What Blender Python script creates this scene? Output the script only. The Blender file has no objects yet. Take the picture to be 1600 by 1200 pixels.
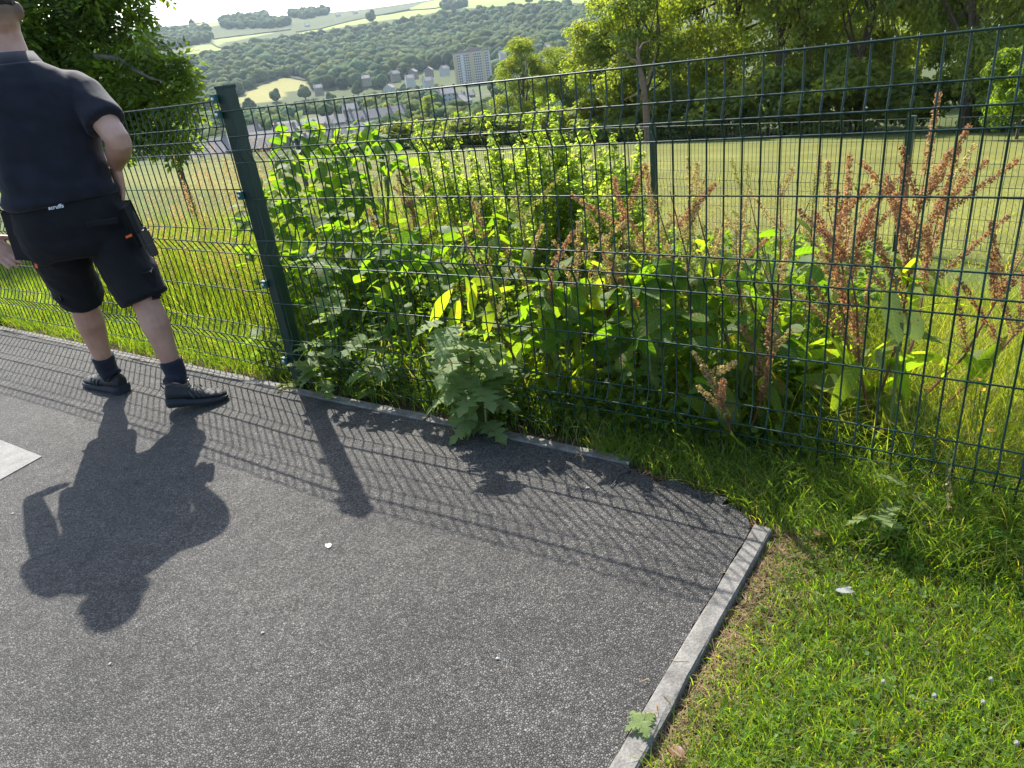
import bpy, bmesh, math, random
import numpy as np
from mathutils import Vector, Matrix
R_ = math.radians
scene = bpy.context.scene
C = scene.collection

# ---------------------------------------------------------------- camera
CAM_H = 1.30
F_PX = 1101.5                      # focal length in pixels of the 1600 px wide photograph
PITCH, ROLL = R_(24.47), R_(-7.14)
_f = np.array([0, math.cos(PITCH), -math.sin(PITCH)])
_r0 = np.array([1.0, 0, 0]); _u0 = np.cross(_r0, _f)
CAM_R = math.cos(ROLL) * _r0 + math.sin(ROLL) * _u0
CAM_U = -math.sin(ROLL) * _r0 + math.cos(ROLL) * _u0
CAM_F = _f
CAM = np.array([0, 0, CAM_H])
cd = bpy.data.cameras.new('camera')
cd.sensor_fit = 'HORIZONTAL'; cd.sensor_width = 36.0
cd.lens = 36.0 * F_PX / 1600.0
cd.clip_start = 0.05; cd.clip_end = 9000
cam = bpy.data.objects.new('camera', cd); C.objects.link(cam)
M = Matrix(((CAM_R[0], CAM_U[0], -CAM_F[0], 0), (CAM_R[1], CAM_U[1], -CAM_F[1], 0), (CAM_R[2], CAM_U[2], -CAM_F[2], CAM_H), (0, 0, 0, 1)))
cam.matrix_world = M
scene.camera = cam

# ---------------------------------------------------------------- sky and sun
SUN_EL = R_(46.0); SUN_AZ = R_(-21.2)          # azimuth from +Y towards +X
w = bpy.data.worlds.new('World'); scene.world = w; w.use_nodes = True
nt = w.node_tree; bg = nt.nodes['Background']
sky = nt.nodes.new('ShaderNodeTexSky'); sky.sky_type = 'NISHITA'; sky.sun_disc = False
sky.sun_elevation = SUN_EL; sky.sun_rotation = SUN_AZ; sky.air_density = 1.0; sky.dust_density = 1.6; sky.ozone_density = 1.0
nt.links.new(sky.outputs[0], bg.inputs[0]); bg.inputs[1].default_value = 0.15
sd = bpy.data.lights.new('sun', 'SUN'); sd.energy = 4.8; sd.angle = R_(0.53); sd.color = (1.0, 0.955, 0.87)
sun = bpy.data.objects.new('sun', sd); C.objects.link(sun)
sdir = Vector((math.sin(SUN_AZ) * math.cos(SUN_EL), math.cos(SUN_AZ) * math.cos(SUN_EL), math.sin(SUN_EL)))
sun.rotation_euler = sdir.to_track_quat('Z', 'Y').to_euler(); sun.location = (-6, 16, 16)
vs = scene.view_settings
vs.view_transform = 'Standard'; vs.look = 'None'; vs.gamma = 1.0; vs.exposure = 1.35; vs.use_curve_mapping = False
cy = scene.cycles
cy.max_bounces = 8; cy.diffuse_bounces = 5; cy.glossy_bounces = 3; cy.transmission_bounces = 4; cy.transparent_max_bounces = 6; cy.volume_bounces = 0
cy.use_denoising = True; cy.caustics_reflective = False; cy.caustics_refractive = False

# ---------------------------------------------------------------- pixel helpers (photograph pixels, 1600 x 1200)
def ray(x, y): return CAM_F + CAM_R * (x - 800) / F_PX - CAM_U * (y - 600) / F_PX
def gnd(x, y, z=0.0):
    d = ray(x, y); return CAM + d * ((z - CAM_H) / d[2])
def at_y(x, y, Y):
    d = ray(x, y); return CAM + d * (Y / d[1])
def at_d(x, y, D):
    d = ray(x, y); return CAM + d * (D / math.hypot(d[0], d[1]))
def proj(P):
    P = np.asarray(P, float) - CAM; d = P @ CAM_F
    return 800 + F_PX * (P @ CAM_R) / d, 600 - F_PX * (P @ CAM_U) / d

# ---------------------------------------------------------------- mesh helpers
def mesh_np(name, V, F, smooth=False, col=None):
    V = np.asarray(V, np.float32); F = np.asarray(F, np.int32)
    me = bpy.data.meshes.new(name)
    me.vertices.add(len(V)); me.vertices.foreach_set('co', V.ravel())
    k = F.shape[1]
    me.loops.add(F.size); me.loops.foreach_set('vertex_index', F.ravel())
    me.polygons.add(len(F)); me.polygons.foreach_set('loop_start', np.arange(len(F), dtype=np.int32) * k)
    if smooth: me.polygons.foreach_set('use_smooth', np.ones(len(F), bool))
    if col is not None:
        a = me.color_attributes.new('Col', 'FLOAT_COLOR', 'POINT')
        c4 = np.ones((len(V), 4), np.float32); c4[:, :3] = col
        a.data.foreach_set('color', c4.ravel())
    me.update(calc_edges=True)
    return me
class MB:
    """collects boxes, tubes and so on as one mesh"""
    def __init__(s): s.v = []; s.f = []
    def add(s, V, F):
        o = len(s.v); s.v.extend([tuple(map(float, p)) for p in V]); s.f.extend([tuple(i + o for i in q) for q in F]); return s
    def box(s, c, sz, rot=None):
        hx, hy, hz = sz[0] / 2, sz[1] / 2, sz[2] / 2
        P = [Vector((x, y, z)) for x in (-hx, hx) for y in (-hy, hy) for z in (-hz, hz)]
        if rot is not None: P = [rot @ p for p in P]
        P = [p + Vector(c) for p in P]
        return s.add(P, [(0, 1, 3, 2), (4, 6, 7, 5), (0, 4, 5, 1), (2, 3, 7, 6), (0, 2, 6, 4), (1, 5, 7, 3)])
    def tube(s, pts, rad, n=6, cap=True):
        pts = [Vector(p) for p in pts]; m = len(pts)
        if not hasattr(rad, '__len__'): rad = [rad] * m
        V = []; up = None
        for i in range(m):
            t = (pts[min(i + 1, m - 1)] - pts[max(i - 1, 0)])
            t = t.normalized() if t.length > 1e-9 else Vector((0, 0, 1))
            if up is None: up = Vector((1, 0, 0)) if abs(t.x) < 0.9 else Vector((0, 1, 0))
            a = (up - t * up.dot(t)).normalized(); b = t.cross(a); up = a
            for j in range(n):
                q = 2 * math.pi * j / n
                V.append(pts[i] + (a * math.cos(q) + b * math.sin(q)) * rad[i])
        Fc = [(i * n + j, i * n + (j + 1) % n, (i + 1) * n + (j + 1) % n, (i + 1) * n + j) for i in range(m - 1) for j in range(n)]
        if cap: Fc += [tuple(range(n - 1, -1, -1)), tuple((m - 1) * n + j for j in range(n))]
        return s.add(V, Fc)
    def prism(s, poly, z0, z1):
        n = len(poly); V = [(x, y, z0) for x, y in poly] + [(x, y, z1) for x, y in poly]
        return s.add(V, [tuple(range(n - 1, -1, -1)), tuple(range(n, 2 * n))] + [(i, (i + 1) % n, n + (i + 1) % n, n + i) for i in range(n)])
    def mesh(s, name, smooth=False):
        me = bpy.data.meshes.new(name); me.from_pydata(s.v, [], s.f); me.update()
        if smooth:
            for p in me.polygons: p.use_smooth = True
        return me
def obj(name, me, mat=None, parent=None, loc=None, rot=None, scale=None):
    if isinstance(me, MB): me = me.mesh(name)
    o = bpy.data.objects.new(name, me); C.objects.link(o)
    if mat is not None and not me.materials: me.materials.append(mat)
    if parent is not None: o.parent = parent
    if loc is not None: o.location = loc
    if rot is not None: o.rotation_euler = rot
    if scale is not None: o.scale = scale if hasattr(scale, '__len__') else (scale,) * 3
    return o
def tag(o, label, cat, group=None):
    o['label'] = label; o['category'] = cat
    if group: o['group'] = group
    return o
def kind(o, k): o['kind'] = k; return o
def thing(name, label, cat, loc=(0, 0, 0), rotz=0.0, group=None):
    o = bpy.data.objects.new(name, None); C.objects.link(o); o.empty_display_size = 0.1
    o.location = loc; o.rotation_euler = (0, 0, rotz)
    return tag(o, label, cat, group)
def copy_tree(o, parent=None):
    c = o.copy(); C.objects.link(c); c.parent = parent
    for ch in o.children: copy_tree(ch, c)
    return c

# ---------------------------------------------------------------- material helpers
def mat_new(name):
    m = bpy.data.materials.new(name); m.use_nodes = True
    nt = m.node_tree; b = nt.nodes['Principled BSDF']; return m, nt, b
def N(nt, t, **k):
    n = nt.nodes.new(t)
    for a, v in k.items():
        if a in n.inputs: n.inputs[a].default_value = v
        else: setattr(n, a, v)
    return n
def ramp(nt, fac, stops):
    r = nt.nodes.new('ShaderNodeValToRGB'); e = r.color_ramp.elements
    while len(e) < len(stops): e.new(0.5)
    for i, (p, c) in enumerate(stops):
        e[i].position = p; e[i].color = (c[0], c[1], c[2], 1)
    nt.links.new(fac, r.inputs[0]); return r.outputs[0]
def plain(name, col, rough=0.5, spec=0.5, metal=0.0, noise=0.0, nscale=20.0, bump=0.0, coat=0.0):
    m, nt, b = mat_new(name)
    b.inputs['Base Color'].default_value = (*col, 1); b.inputs['Roughness'].default_value = rough
    b.inputs['Specular IOR Level'].default_value = spec; b.inputs['Metallic'].default_value = metal; b.inputs['Coat Weight'].default_value = coat
    if noise or bump:
        tc = N(nt, 'ShaderNodeTexCoord'); n = N(nt, 'ShaderNodeTexNoise', Scale=nscale, Detail=5.0); nt.links.new(tc.outputs['Object'], n.inputs['Vector'])
        if noise:
            o = ramp(nt, n.outputs['Fac'], [(0.25, [c * (1 - noise) for c in col]), (0.75, [min(1, c * (1 + noise)) for c in col])])
            nt.links.new(o, b.inputs['Base Color'])
        if bump:
            bm = N(nt, 'ShaderNodeBump', Strength=bump, Distance=0.01); nt.links.new(n.outputs['Fac'], bm.inputs['Height']); nt.links.new(bm.outputs[0], b.inputs['Normal'])
    return m
def leafmat(name, a, b_, trans, tw=0.45, rough=0.45, attr=False, veins=False, spots=False):
    """two greens mixed per object or per face plus light passing through the blade"""
    m, nt, b = mat_new(name)
    if attr:
        at = N(nt, 'ShaderNodeAttribute', attribute_name='Col'); colA = at.outputs['Color']
        tr_in = None
    else:
        oi = N(nt, 'ShaderNodeObjectInfo'); tc = N(nt, 'ShaderNodeTexCoord')
        n = N(nt, 'ShaderNodeTexNoise', Scale=9.0, Detail=3.0); nt.links.new(tc.outputs['Object'], n.inputs['Vector'])
        mx = N(nt, 'ShaderNodeMath', operation='ADD'); nt.links.new(oi.outputs['Random'], mx.inputs[0]); nt.links.new(n.outputs['Fac'], mx.inputs[1])
        h = N(nt, 'ShaderNodeMath', operation='MULTIPLY'); h.inputs[1].default_value = 0.5; nt.links.new(mx.outputs[0], h.inputs[0])
        colA = ramp(nt, h.outputs[0], [(0.2, a), (0.8, b_)])
        if spots:
            v = N(nt, 'ShaderNodeTexVoronoi', Scale=34.0); nt.links.new(tc.outputs['Object'], v.inputs['Vector'])
            sp = ramp(nt, v.outputs['Distance'], [(0.16, (1, 1, 1)), (0.24, (0, 0, 0))])
            mxs = N(nt, 'ShaderNodeMixRGB'); mxs.inputs[2].default_value = (0.10, 0.045, 0.02, 1)
            nt.links.new(sp, mxs.inputs[0]); nt.links.new(colA, mxs.inputs[1]); colA = mxs.outputs[0]
    if not attr:
        # browned, bitten patches
        nb_ = N(nt, 'ShaderNodeTexNoise', Scale=22.0, Detail=3.0); nt.links.new(tc.outputs['Object'], nb_.inputs['Vector'])
        ob_ = N(nt, 'ShaderNodeMath', operation='MULTIPLY_ADD'); nt.links.new(oi.outputs['Random'], ob_.inputs[0]); ob_.inputs[1].default_value = 0.16; nt.links.new(nb_.outputs['Fac'], ob_.inputs[2])
        br_ = ramp(nt, ob_.outputs[0], [(0.70, (0, 0, 0)), (0.76, (0.8, 0.8, 0.8))]); mb_ = N(nt, 'ShaderNodeMixRGB'); mb_.inputs[2].default_value = (0.17, 0.11, 0.04, 1); nt.links.new(br_, mb_.inputs[0]); nt.links.new(colA, mb_.inputs[1]); colA = mb_.outputs[0]
        # midrib and side veins from the leaf's own axes (x along, y across)
        sx = N(nt, 'ShaderNodeSeparateXYZ'); nt.links.new(tc.outputs['Object'], sx.inputs[0])
        ab = N(nt, 'ShaderNodeMath', operation='ABSOLUTE'); nt.links.new(sx.outputs['Y'], ab.inputs[0])
        k1 = N(nt, 'ShaderNodeMath', operation='MULTIPLY_ADD'); nt.links.new(ab.outputs[0], k1.inputs[0]); k1.inputs[1].default_value = -0.8; nt.links.new(sx.outputs['X'], k1.inputs[2])
        k2 = N(nt, 'ShaderNodeMath', operation='MULTIPLY'); nt.links.new(k1.outputs[0], k2.inputs[0]); k2.inputs[1].default_value = 400.0
        k3 = N(nt, 'ShaderNodeMath', operation='SINE'); nt.links.new(k2.outputs[0], k3.inputs[0])
        vn = ramp(nt, k3.outputs[0], [(0.72, (0, 0, 0)), (0.98, (1, 1, 1))]); md_ = ramp(nt, ab.outputs[0], [(0.0008, (1, 1, 1)), (0.0026, (0, 0, 0))])
        mxv = N(nt, 'ShaderNodeMath', operation='MAXIMUM'); nt.links.new(vn, mxv.inputs[0]); nt.links.new(md_, mxv.inputs[1])
        mf = N(nt, 'ShaderNodeMath', operation='MULTIPLY'); nt.links.new(mxv.outputs[0], mf.inputs[0]); mf.inputs[1].default_value = 0.35
        lt = N(nt, 'ShaderNodeMixRGB'); nt.links.new(mf.outputs[0], lt.inputs[0]); nt.links.new(colA, lt.inputs[1]); lt.inputs[2].default_value = (0.24, 0.27, 0.11, 1); colA = lt.outputs[0]
        bpv = N(nt, 'ShaderNodeBump', Strength=0.5, Distance=0.002); nt.links.new(mxv.outputs[0], bpv.inputs['Height']); nt.links.new(bpv.outputs[0], b.inputs['Normal'])
    nt.links.new(colA, b.inputs['Base Color']); b.inputs['Roughness'].default_value = rough; b.inputs['Specular IOR Level'].default_value = 0.22
    t = N(nt, 'ShaderNodeBsdfTranslucent'); ml = N(nt, 'ShaderNodeMixRGB', blend_type='MULTIPLY'); ml.inputs[0].default_value = 1.0
    nt.links.new(colA, ml.inputs[1]); ml.inputs[2].default_value = (*trans, 1)
    nt.links.new(ml.outputs[0], t.inputs['Color'])
    ms = N(nt, 'ShaderNodeMixShader'); ms.inputs[0].default_value = tw
    nt.links.new(b.outputs[0], ms.inputs[1]); nt.links.new(t.outputs[0], ms.inputs[2])
    nt.links.new(ms.outputs[0], nt.nodes['Material Output'].inputs['Surface'])
    return m
rng = np.random.default_rng(7)
random.seed(7)

# ---------------------------------------------------------------- the lie of the land
FX0, FY0 = -1.046, 3.173                    # post foot at the kerb
FD = np.array([0.8143, -0.5804])            # along the fence, towards the viewer's right
FN = np.array([0.5804, 0.8143])             # away from the path
G0 = np.array([4.180, 7.103]); GD = np.array([-0.673, 0.740]); GN = np.array([0.740, 0.673])   # field fence
def sm(t): t = np.clip(t, 0, 1); return t * t * (3 - 2 * t)
def vnoise(x, y, s, seed=0):
    return (np.sin(x * s + seed * 1.7 + 1.3 * np.sin(y * s * 0.71 + seed)) + np.sin(y * s * 1.13 + seed * 2.3 + 1.1 * np.sin(x * s * 0.83 + seed * 0.5))) * 0.5
def near_h(x, y):
    s = (x - FX0) * FN[0] + (y - FY0) * FN[1]; q = (x - G0[0]) * GN[0] + (y - G0[1]) * GN[1]
    t = np.where(q < 0, np.clip(s, 0, None) / np.maximum(np.clip(s, 0, None) - q, 1e-6), 1.0)
    t = np.where(s <= 0, 0, t)
    z = -0.97 * (0.55 * t + 0.45 * sm(t)) - 0.101 * np.clip(q, 0, None)
    return z + 0.03 * vnoise(x, y, 1.3) * np.clip(s - 0.25, 0, 1)
def hgt(x, y):
    x = np.asarray(x, float); y = np.asarray(y, float)
    D = np.hypot(x, y); az = np.degrees(np.arctan2(x, y))
    n = near_h(x * np.minimum(1, 44 / np.maximum(D, 1e-6)), y * np.minimum(1, 44 / np.maximum(D, 1e-6)))
    v = n + (-22.0 - n) * sm((D - 43) / 230.0) ** 0.8
    hill = -22 + np.clip(D - 900 - 60 * np.sin(az * 0.09 + 0.5), 0, None) * 0.149 * (1 + 0.05 * np.sin(az * 0.13))
    hill = hill + np.where(D > 1000, 7 * vnoise(x, y, 0.006, 3) * np.clip((D - 1000) / 300, 0, 1), 0)
    top = 1.3 + D * np.tan(np.radians(4.55 + 0.18 * np.sin(az * 0.25)))
    far = np.minimum(hill, 192 + 8 * np.sin(az * 0.16 + 1.0))
    z = np.where(D < 44, n, np.where(D < 900, v, far))
    return z
def hit(px, py, d0=46.0, d1=3000.0):
    """where the sight line of a photograph pixel meets the land"""
    d = ray(px, py); d = d / math.hypot(d[0], d[1])
    D = d0
    while D < d1:
        P = CAM + d * D
        if P[2] <= float(hgt(P[0], P[1])): return P
        D *= 1.004
    return CAM + d * d1
# ---------------------------------------------------------------- ground sheet
def grid_mesh(name, az, Ds, zoff=0.0):
    A, Dg = np.meshgrid(np.radians(az), Ds, indexing='ij')
    X = Dg * np.sin(A); Y = Dg * np.cos(A); Z = hgt(X, Y) + zoff
    V = np.stack([X, Y, Z], -1).reshape(-1, 3); na, nd = len(az), len(Ds)
    i, j = np.meshgrid(np.arange(na - 1), np.arange(nd - 1), indexing='ij'); a = (i * nd + j).ravel()
    F = np.stack([a, a + 1, a + nd + 1, a + nd], -1)[:, ::-1]
    return V, F[:, ::-1] if False else F
def in_poly(px, py, poly):
    px = np.asarray(px); r = np.zeros(px.shape, bool); n = len(poly)
    for k in range(n):
        x0, y0 = poly[k]; x1, y1 = poly[(k + 1) % n]
        c = ((y0 > py) != (y1 > py)) & (px < (x1 - x0) * (py - y0) / (y1 - y0 + 1e-12) + x0)
        r ^= c
    return r
def ground_material():
    m, nt, b = mat_new('earth_and_turf'); L = nt.links
    tc = N(nt, 'ShaderNodeTexCoord'); at = N(nt, 'ShaderNodeAttribute', attribute_name='Col')
    n1 = N(nt, 'ShaderNodeTexNoise', Scale=0.5, Detail=6.0); n2 = N(nt, 'ShaderNodeTexNoise', Scale=28.0, Detail=5.0)
    L.new(tc.outputs['Object'], n1.inputs['Vector']); L.new(tc.outputs['Object'], n2.inputs['Vector'])
    f1 = ramp(nt, n1.outputs['Fac'], [(0.3, (0.82, 0.78, 0.8)), (0.7, (1.18, 1.12, 1.1))])
    f2 = ramp(nt, n2.outputs['Fac'], [(0.3, (0.6, 0.6, 0.6)), (0.72, (1.35, 1.35, 1.3))])
    m1 = N(nt, 'ShaderNodeMixRGB', blend_type='MULTIPLY'); m1.inputs[0].default_value = 1; L.new(at.outputs['Color'], m1.inputs[1]); L.new(f1, m1.inputs[2])
    m2 = N(nt, 'ShaderNodeMixRGB', blend_type='MULTIPLY'); m2.inputs[0].default_value = 1; L.new(m1.outputs[0], m2.inputs[1]); L.new(f2, m2.inputs[2])
    L.new(m2.outputs[0], b.inputs['Base Color']); b.inputs['Roughness'].default_value = 0.95; b.inputs['Specular IOR Level'].default_value = 0.1
    bp = N(nt, 'ShaderNodeBump', Strength=0.6, Distance=0.02); L.new(n2.outputs['Fac'], bp.inputs['Height']); L.new(bp.outputs[0], b.inputs['Normal'])
    return m
M_GROUND = ground_material()
az_near = np.concatenate([np.arange(-180, -75, 7.5), np.arange(-75, 75.1, 1.0), np.arange(82.5, 180.1, 7.5)])
D_near = np.concatenate([[0.0], 0.35 * 1.055 ** np.arange(0, 91)]); D_near = np.append(D_near[D_near < 43.5], 44.0)
V, F = grid_mesh('g', az_near, D_near)
s_ = (V[:, 0] - FX0) * FN[0] + (V[:, 1] - FY0) * FN[1]; q_ = (V[:, 0] - G0[0]) * GN[0] + (V[:, 1] - G0[1]) * GN[1]
V[:, 2] += np.where(s_ < 0.4, -0.03 * np.clip((0.4 - s_) / 0.3, 0, 1), 0)
soil = np.array([0.075, 0.058, 0.036]); turf = np.array([0.072, 0.098, 0.024]); mown = np.array([0.130, 0.140, 0.034])
wf = sm((q_ + 0.6) / 1.6)[:, None]; ws = sm((s_ - 0.5) / 1.5)[:, None]
cols = (soil * (1 - ws) + turf * ws) * (1 - wf) + mown * wf
cols *= (1 + 0.12 * vnoise(V[:, 0], V[:, 1], 0.35, 5))[:, None]
# greener strip along the foot of the far trees
Dv = np.hypot(V[:, 0], V[:, 1]); wg = (sm((Dv - 30) / 9) * (q_ > 2))[:, None]
cols = cols * (1 - 0.6 * wg) + np.array([0.09, 0.12, 0.032]) * 0.6 * wg
ground = kind(obj('ground', mesh_np('ground', V, F, True, cols), M_GROUND), 'structure')

# valley and far hillside
az_far = np.concatenate([np.arange(-75, -34, 3.0), np.arange(-34, 26, 0.33), np.arange(26, 75.1, 3.0)])
D_far = np.concatenate([43.9 * 1.07 ** np.arange(0, 45)[:44], np.arange(862, 2500, 9.0), np.arange(2500, 3300, 100.0)])
D_far = D_far[np.concatenate([[True], np.diff(D_far) > 0])]
V, F = grid_mesh('v', az_far, D_far)
PX, PY = proj(V)
Dv = np.hypot(V[:, 0], V[:, 1])
cols = np.tile(np.array([0.06, 0.08, 0.028]), (len(V), 1))
FIELDS = [([(282, 82), (307, 71), (332, 69), (334, 61), (400, 52), (432, 51), (400, 57), (365, 64), (347, 67), (345, 72), (352, 80), (322, 86), (302, 91), (285, 86)], (0.20, 0.24, 0.065)),
          ([(255, 48), (285, 41), (344, 30), (344, 39), (325, 42), (285, 47)], (0.20, 0.25, 0.07)),
          ([(462, 54), (490, 46), (640, 14), (720, -5), (700, 14), (640, 29), (615, 30), (565, 37), (502, 48)], (0.21, 0.26, 0.06)),
          ([(365, 161), (385, 143), (410, 133), (445, 121), (478, 128), (484, 140), (450, 143), (440, 155), (400, 162)], (0.22, 0.215, 0.07)),
          ([(620, 22), (660, 5), (800, -30), (1060, -40), (1060, 12), (960, 14), (900, 4), (800, 8), (720, 14), (660, 22)], (0.21, 0.27, 0.06)),
          ([(700, -60), (1100, -60), (1100, 20), (950, 20), (940, -10)], (0.20, 0.27, 0.06))]
for poly, c in FIELDS:
    cols[in_poly(PX, PY, poly) & (Dv > 800)] = c
cols *= (1 + 0.10 * vnoise(V[:, 0], V[:, 1], 0.02, 5))[:, None]
hills = kind(obj('hillside', mesh_np('hillside', V, F, True, cols), M_GROUND), 'structure')

# ---------------------------------------------------------------- tarmac path, kerb edging, pad
def asphalt():
    m, nt, b = mat_new('worn_tarmac'); L = nt.links
    tc = N(nt, 'ShaderNodeTexCoord')
    def vor(scale, feat):
        q = N(nt, 'ShaderNodeTexVoronoi', Scale=scale); q.feature = feat; L.new(tc.outputs['Object'], q.inputs['Vector']); return q
    vc = vor(190.0, 'F1'); ve = vor(190.0, 'DISTANCE_TO_EDGE'); vf = vor(420.0, 'F1')
    nz = N(nt, 'ShaderNodeTexNoise', Scale=1.6, Detail=7.0, Roughness=0.62); L.new(tc.outputs['Object'], nz.inputs['Vector'])
    nb = N(nt, 'ShaderNodeTexNoise', Scale=17.0, Detail=4.0); L.new(tc.outputs['Object'], nb.inputs['Vector'])
    sep = N(nt, 'ShaderNodeSeparateColor'); L.new(vc.outputs['Color'], sep.inputs[0])
    stone = ramp(nt, sep.outputs[0], [(0.0, (0.030, 0.029, 0.027)), (0.35, (0.066, 0.063, 0.059)), (0.75, (0.098, 0.094, 0.088)), (1.0, (0.14, 0.133, 0.123))])
    gap = ramp(nt, ve.outputs['Distance'], [(0.05, (0.30, 0.30, 0.30)), (0.16, (1.0, 1.0, 1.0))])
    m1 = N(nt, 'ShaderNodeMixRGB', blend_type='MULTIPLY'); m1.inputs[0].default_value = 1; L.new(stone, m1.inputs[1]); L.new(gap, m1.inputs[2])
    wear = ramp(nt, nz.outputs['Fac'], [(0.30, (0.70, 0.70, 0.71)), (0.46, (1.0, 0.99, 0.98)), (0.70, (1.38, 1.35, 1.30))])
    m2 = N(nt, 'ShaderNodeMixRGB', blend_type='MULTIPLY'); m2.inputs[0].default_value = 1; L.new(m1.outputs[0], m2.inputs[1]); L.new(wear, m2.inputs[2])
    pit = ramp(nt, nb.outputs['Fac'], [(0.3, (0.78, 0.78, 0.78)), (0.6, (1.12, 1.12, 1.11))])
    m3 = N(nt, 'ShaderNodeMixRGB', blend_type='MULTIPLY'); m3.inputs[0].default_value = 1; L.new(m2.outputs[0], m3.inputs[1]); L.new(pit, m3.inputs[2])
    L.new(m3.outputs[0], b.inputs['Base Color']); b.inputs['Roughness'].default_value = 0.75; b.inputs['Specular IOR Level'].default_value = 0.35
    e2 = N(nt, 'ShaderNodeMath', operation='MINIMUM'); L.new(ve.outputs['Distance'], e2.inputs[0]); e2.inputs[1].default_value = 0.22
    ad = N(nt, 'ShaderNodeMath', operation='MULTIPLY_ADD'); L.new(vf.outputs['Distance'], ad.inputs[0]); ad.inputs[1].default_value = -0.06; L.new(e2.outputs[0], ad.inputs[2])
    sh_ = N(nt, 'ShaderNodeMath', operation='MULTIPLY_ADD'); L.new(sep.outputs[1], sh_.inputs[0]); sh_.inputs[1].default_value = 0.22; L.new(ad.outputs[0], sh_.inputs[2])
    bp = N(nt, 'ShaderNodeBump', Strength=0.9, Distance=0.009); L.new(sh_.outputs[0], bp.inputs['Height']); L.new(bp.outputs[0], b.inputs['Normal'])
    return m
M_TAR = asphalt()
def concrete(name, c0, c1):
    m, nt, b = mat_new(name); L = nt.links
    tc = N(nt, 'ShaderNodeTexCoord'); n = N(nt, 'ShaderNodeTexNoise', Scale=14.0, Detail=8.0, Roughness=0.7); L.new(tc.outputs['Object'], n.inputs['Vector'])
    n2 = N(nt, 'ShaderNodeTexNoise', Scale=160.0, Detail=4.0); L.new(tc.outputs['Object'], n2.inputs['Vector'])
    c = ramp(nt, n.outputs['Fac'], [(0.32, c0), (0.62, c1)]); g = ramp(nt, n2.outputs['Fac'], [(0.3, (0.7, 0.7, 0.7)), (0.65, (1.12, 1.12, 1.12))])
    mm = N(nt, 'ShaderNodeMixRGB', blend_type='MULTIPLY'); mm.inputs[0].default_value = 1; L.new(c, mm.inputs[1]); L.new(g, mm.inputs[2]); L.new(mm.outputs[0], b.inputs['Base Color'])
    b.inputs['Roughness'].default_value = 0.85
    bp = N(nt, 'ShaderNodeBump', Strength=0.7, Distance=0.003); L.new(n2.outputs['Fac'], bp.inputs['Height']); L.new(bp.outputs[0], b.inputs['Normal'])
    return m
M_CONC = concrete('edging_concrete', (0.065, 0.06, 0.052), (0.185, 0.175, 0.157))
M_PAD = concrete('pad_concrete', (0.13, 0.125, 0.117), (0.19, 0.186, 0.174))
def fence_pt(u, n=0.0, z=0.0):
    """u metres along the fence from the post, n metres behind it"""
    return np.array([FX0 + FD[0] * u + FN[0] * n, FY0 + FD[1] * u + FN[1] * n, z])
kA = gnd(0, 508); kC = gnd(980, 726)
cor = gnd(1192, 822); kD = gnd(975, 1200)
ed = (kD - cor)[:2]; ed /= np.linalg.norm(ed); en = np.array([ed[1], -ed[0]])      # runs towards the viewer
if en @ np.array([-1.0, 0.3]) < 0: en = -en
# edge of the tarmac: ragged where it meets the verge, from far left to the corner, then down the edging
def ragged(a, b, n, amp, seed):
    r = np.random.default_rng(seed); out = []
    d = (b - a) / np.linalg.norm(b - a); nn = np.array([-d[1], d[0]])
    for k in range(n + 1):
        out.append(a + (b - a) * k / n + nn * r.normal(0, amp))
    return out
top_edge = ragged(fence_pt(-14, -0.075)[:2], fence_pt(1.78, -0.085)[:2], 150, 0.004, 1) + ragged(fence_pt(1.8, -0.10)[:2], gnd(1120, 775)[:2], 8, 0.012, 2) + ragged(gnd(1130, 779)[:2], gnd(1178, 812)[:2], 6, 0.01, 3)
right_edge = ragged(cor[:2] + en * 0.0262 + ed * 0.03, cor[:2] + en * 0.0262 + ed * 7.0, 260, 0.0014, 4)
poly = [tuple(p) for p in top_edge + right_edge] + [(-16.0, -6.5), (-19.0, 9.0)]
bm = bmesh.new(); vs_ = [bm.verts.new((x, y, 0.0)) for x, y in poly]; bm.faces.new(vs_)
ext = bmesh.ops.extrude_face_region(bm, geom=bm.faces[:])
bmesh.ops.translate(bm, vec=(0, 0, -0.025), verts=[g for g in ext['geom'] if isinstance(g, bmesh.types.BMVert)])
bmesh.ops.recalc_face_normals(bm, faces=bm.faces[:]); bmesh.ops.triangulate(bm, faces=bm.faces[:])
me = bpy.data.meshes.new('tarmac_path'); bm.to_mesh(me); bm.free()
kind(obj('tarmac_path', me, M_TAR), 'structure')
# edging stones: one mesh with broken arrises, copies share it
def edging_mesh(L_, W_, H_, seed):
    r = np.random.default_rng(seed); n = 9; V = []; F = []
    for k in range(n + 1):
        x = -L_ / 2 + L_ * k / n
        c = [abs(r.normal(0, 0.0016)) + 0.003 + (0.006 if r.random() < 0.2 else 0) for _ in range(4)]
        V += [(x, -W_ / 2, -H_), (x, -W_ / 2, -c[0]), (x, -W_ / 2 + c[1], 0), (x, W_ / 2 - c[2], 0), (x, W_ / 2, -c[3]), (x, W_ / 2, -H_)]
    for k in range(n):
        for j in range(5): a = k * 6 + j; F.append((a, a + 6, a + 7, a + 1))
    F += [(0, 1, 2, 3, 4, 5), tuple(n * 6 + j for j in range(5, -1, -1))]
    mb = MB(); mb.add(V, F); return mb.mesh('edging_stone')
ES = [edging_mesh(0.908, 0.05, 0.15, k) for k in range(3)]
kerb = kind(thing('kerb', 'x', 'x'), 'structure')
for k_ in ('label', 'category'): del kerb[k_]
r = np.random.default_rng(3)
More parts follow.
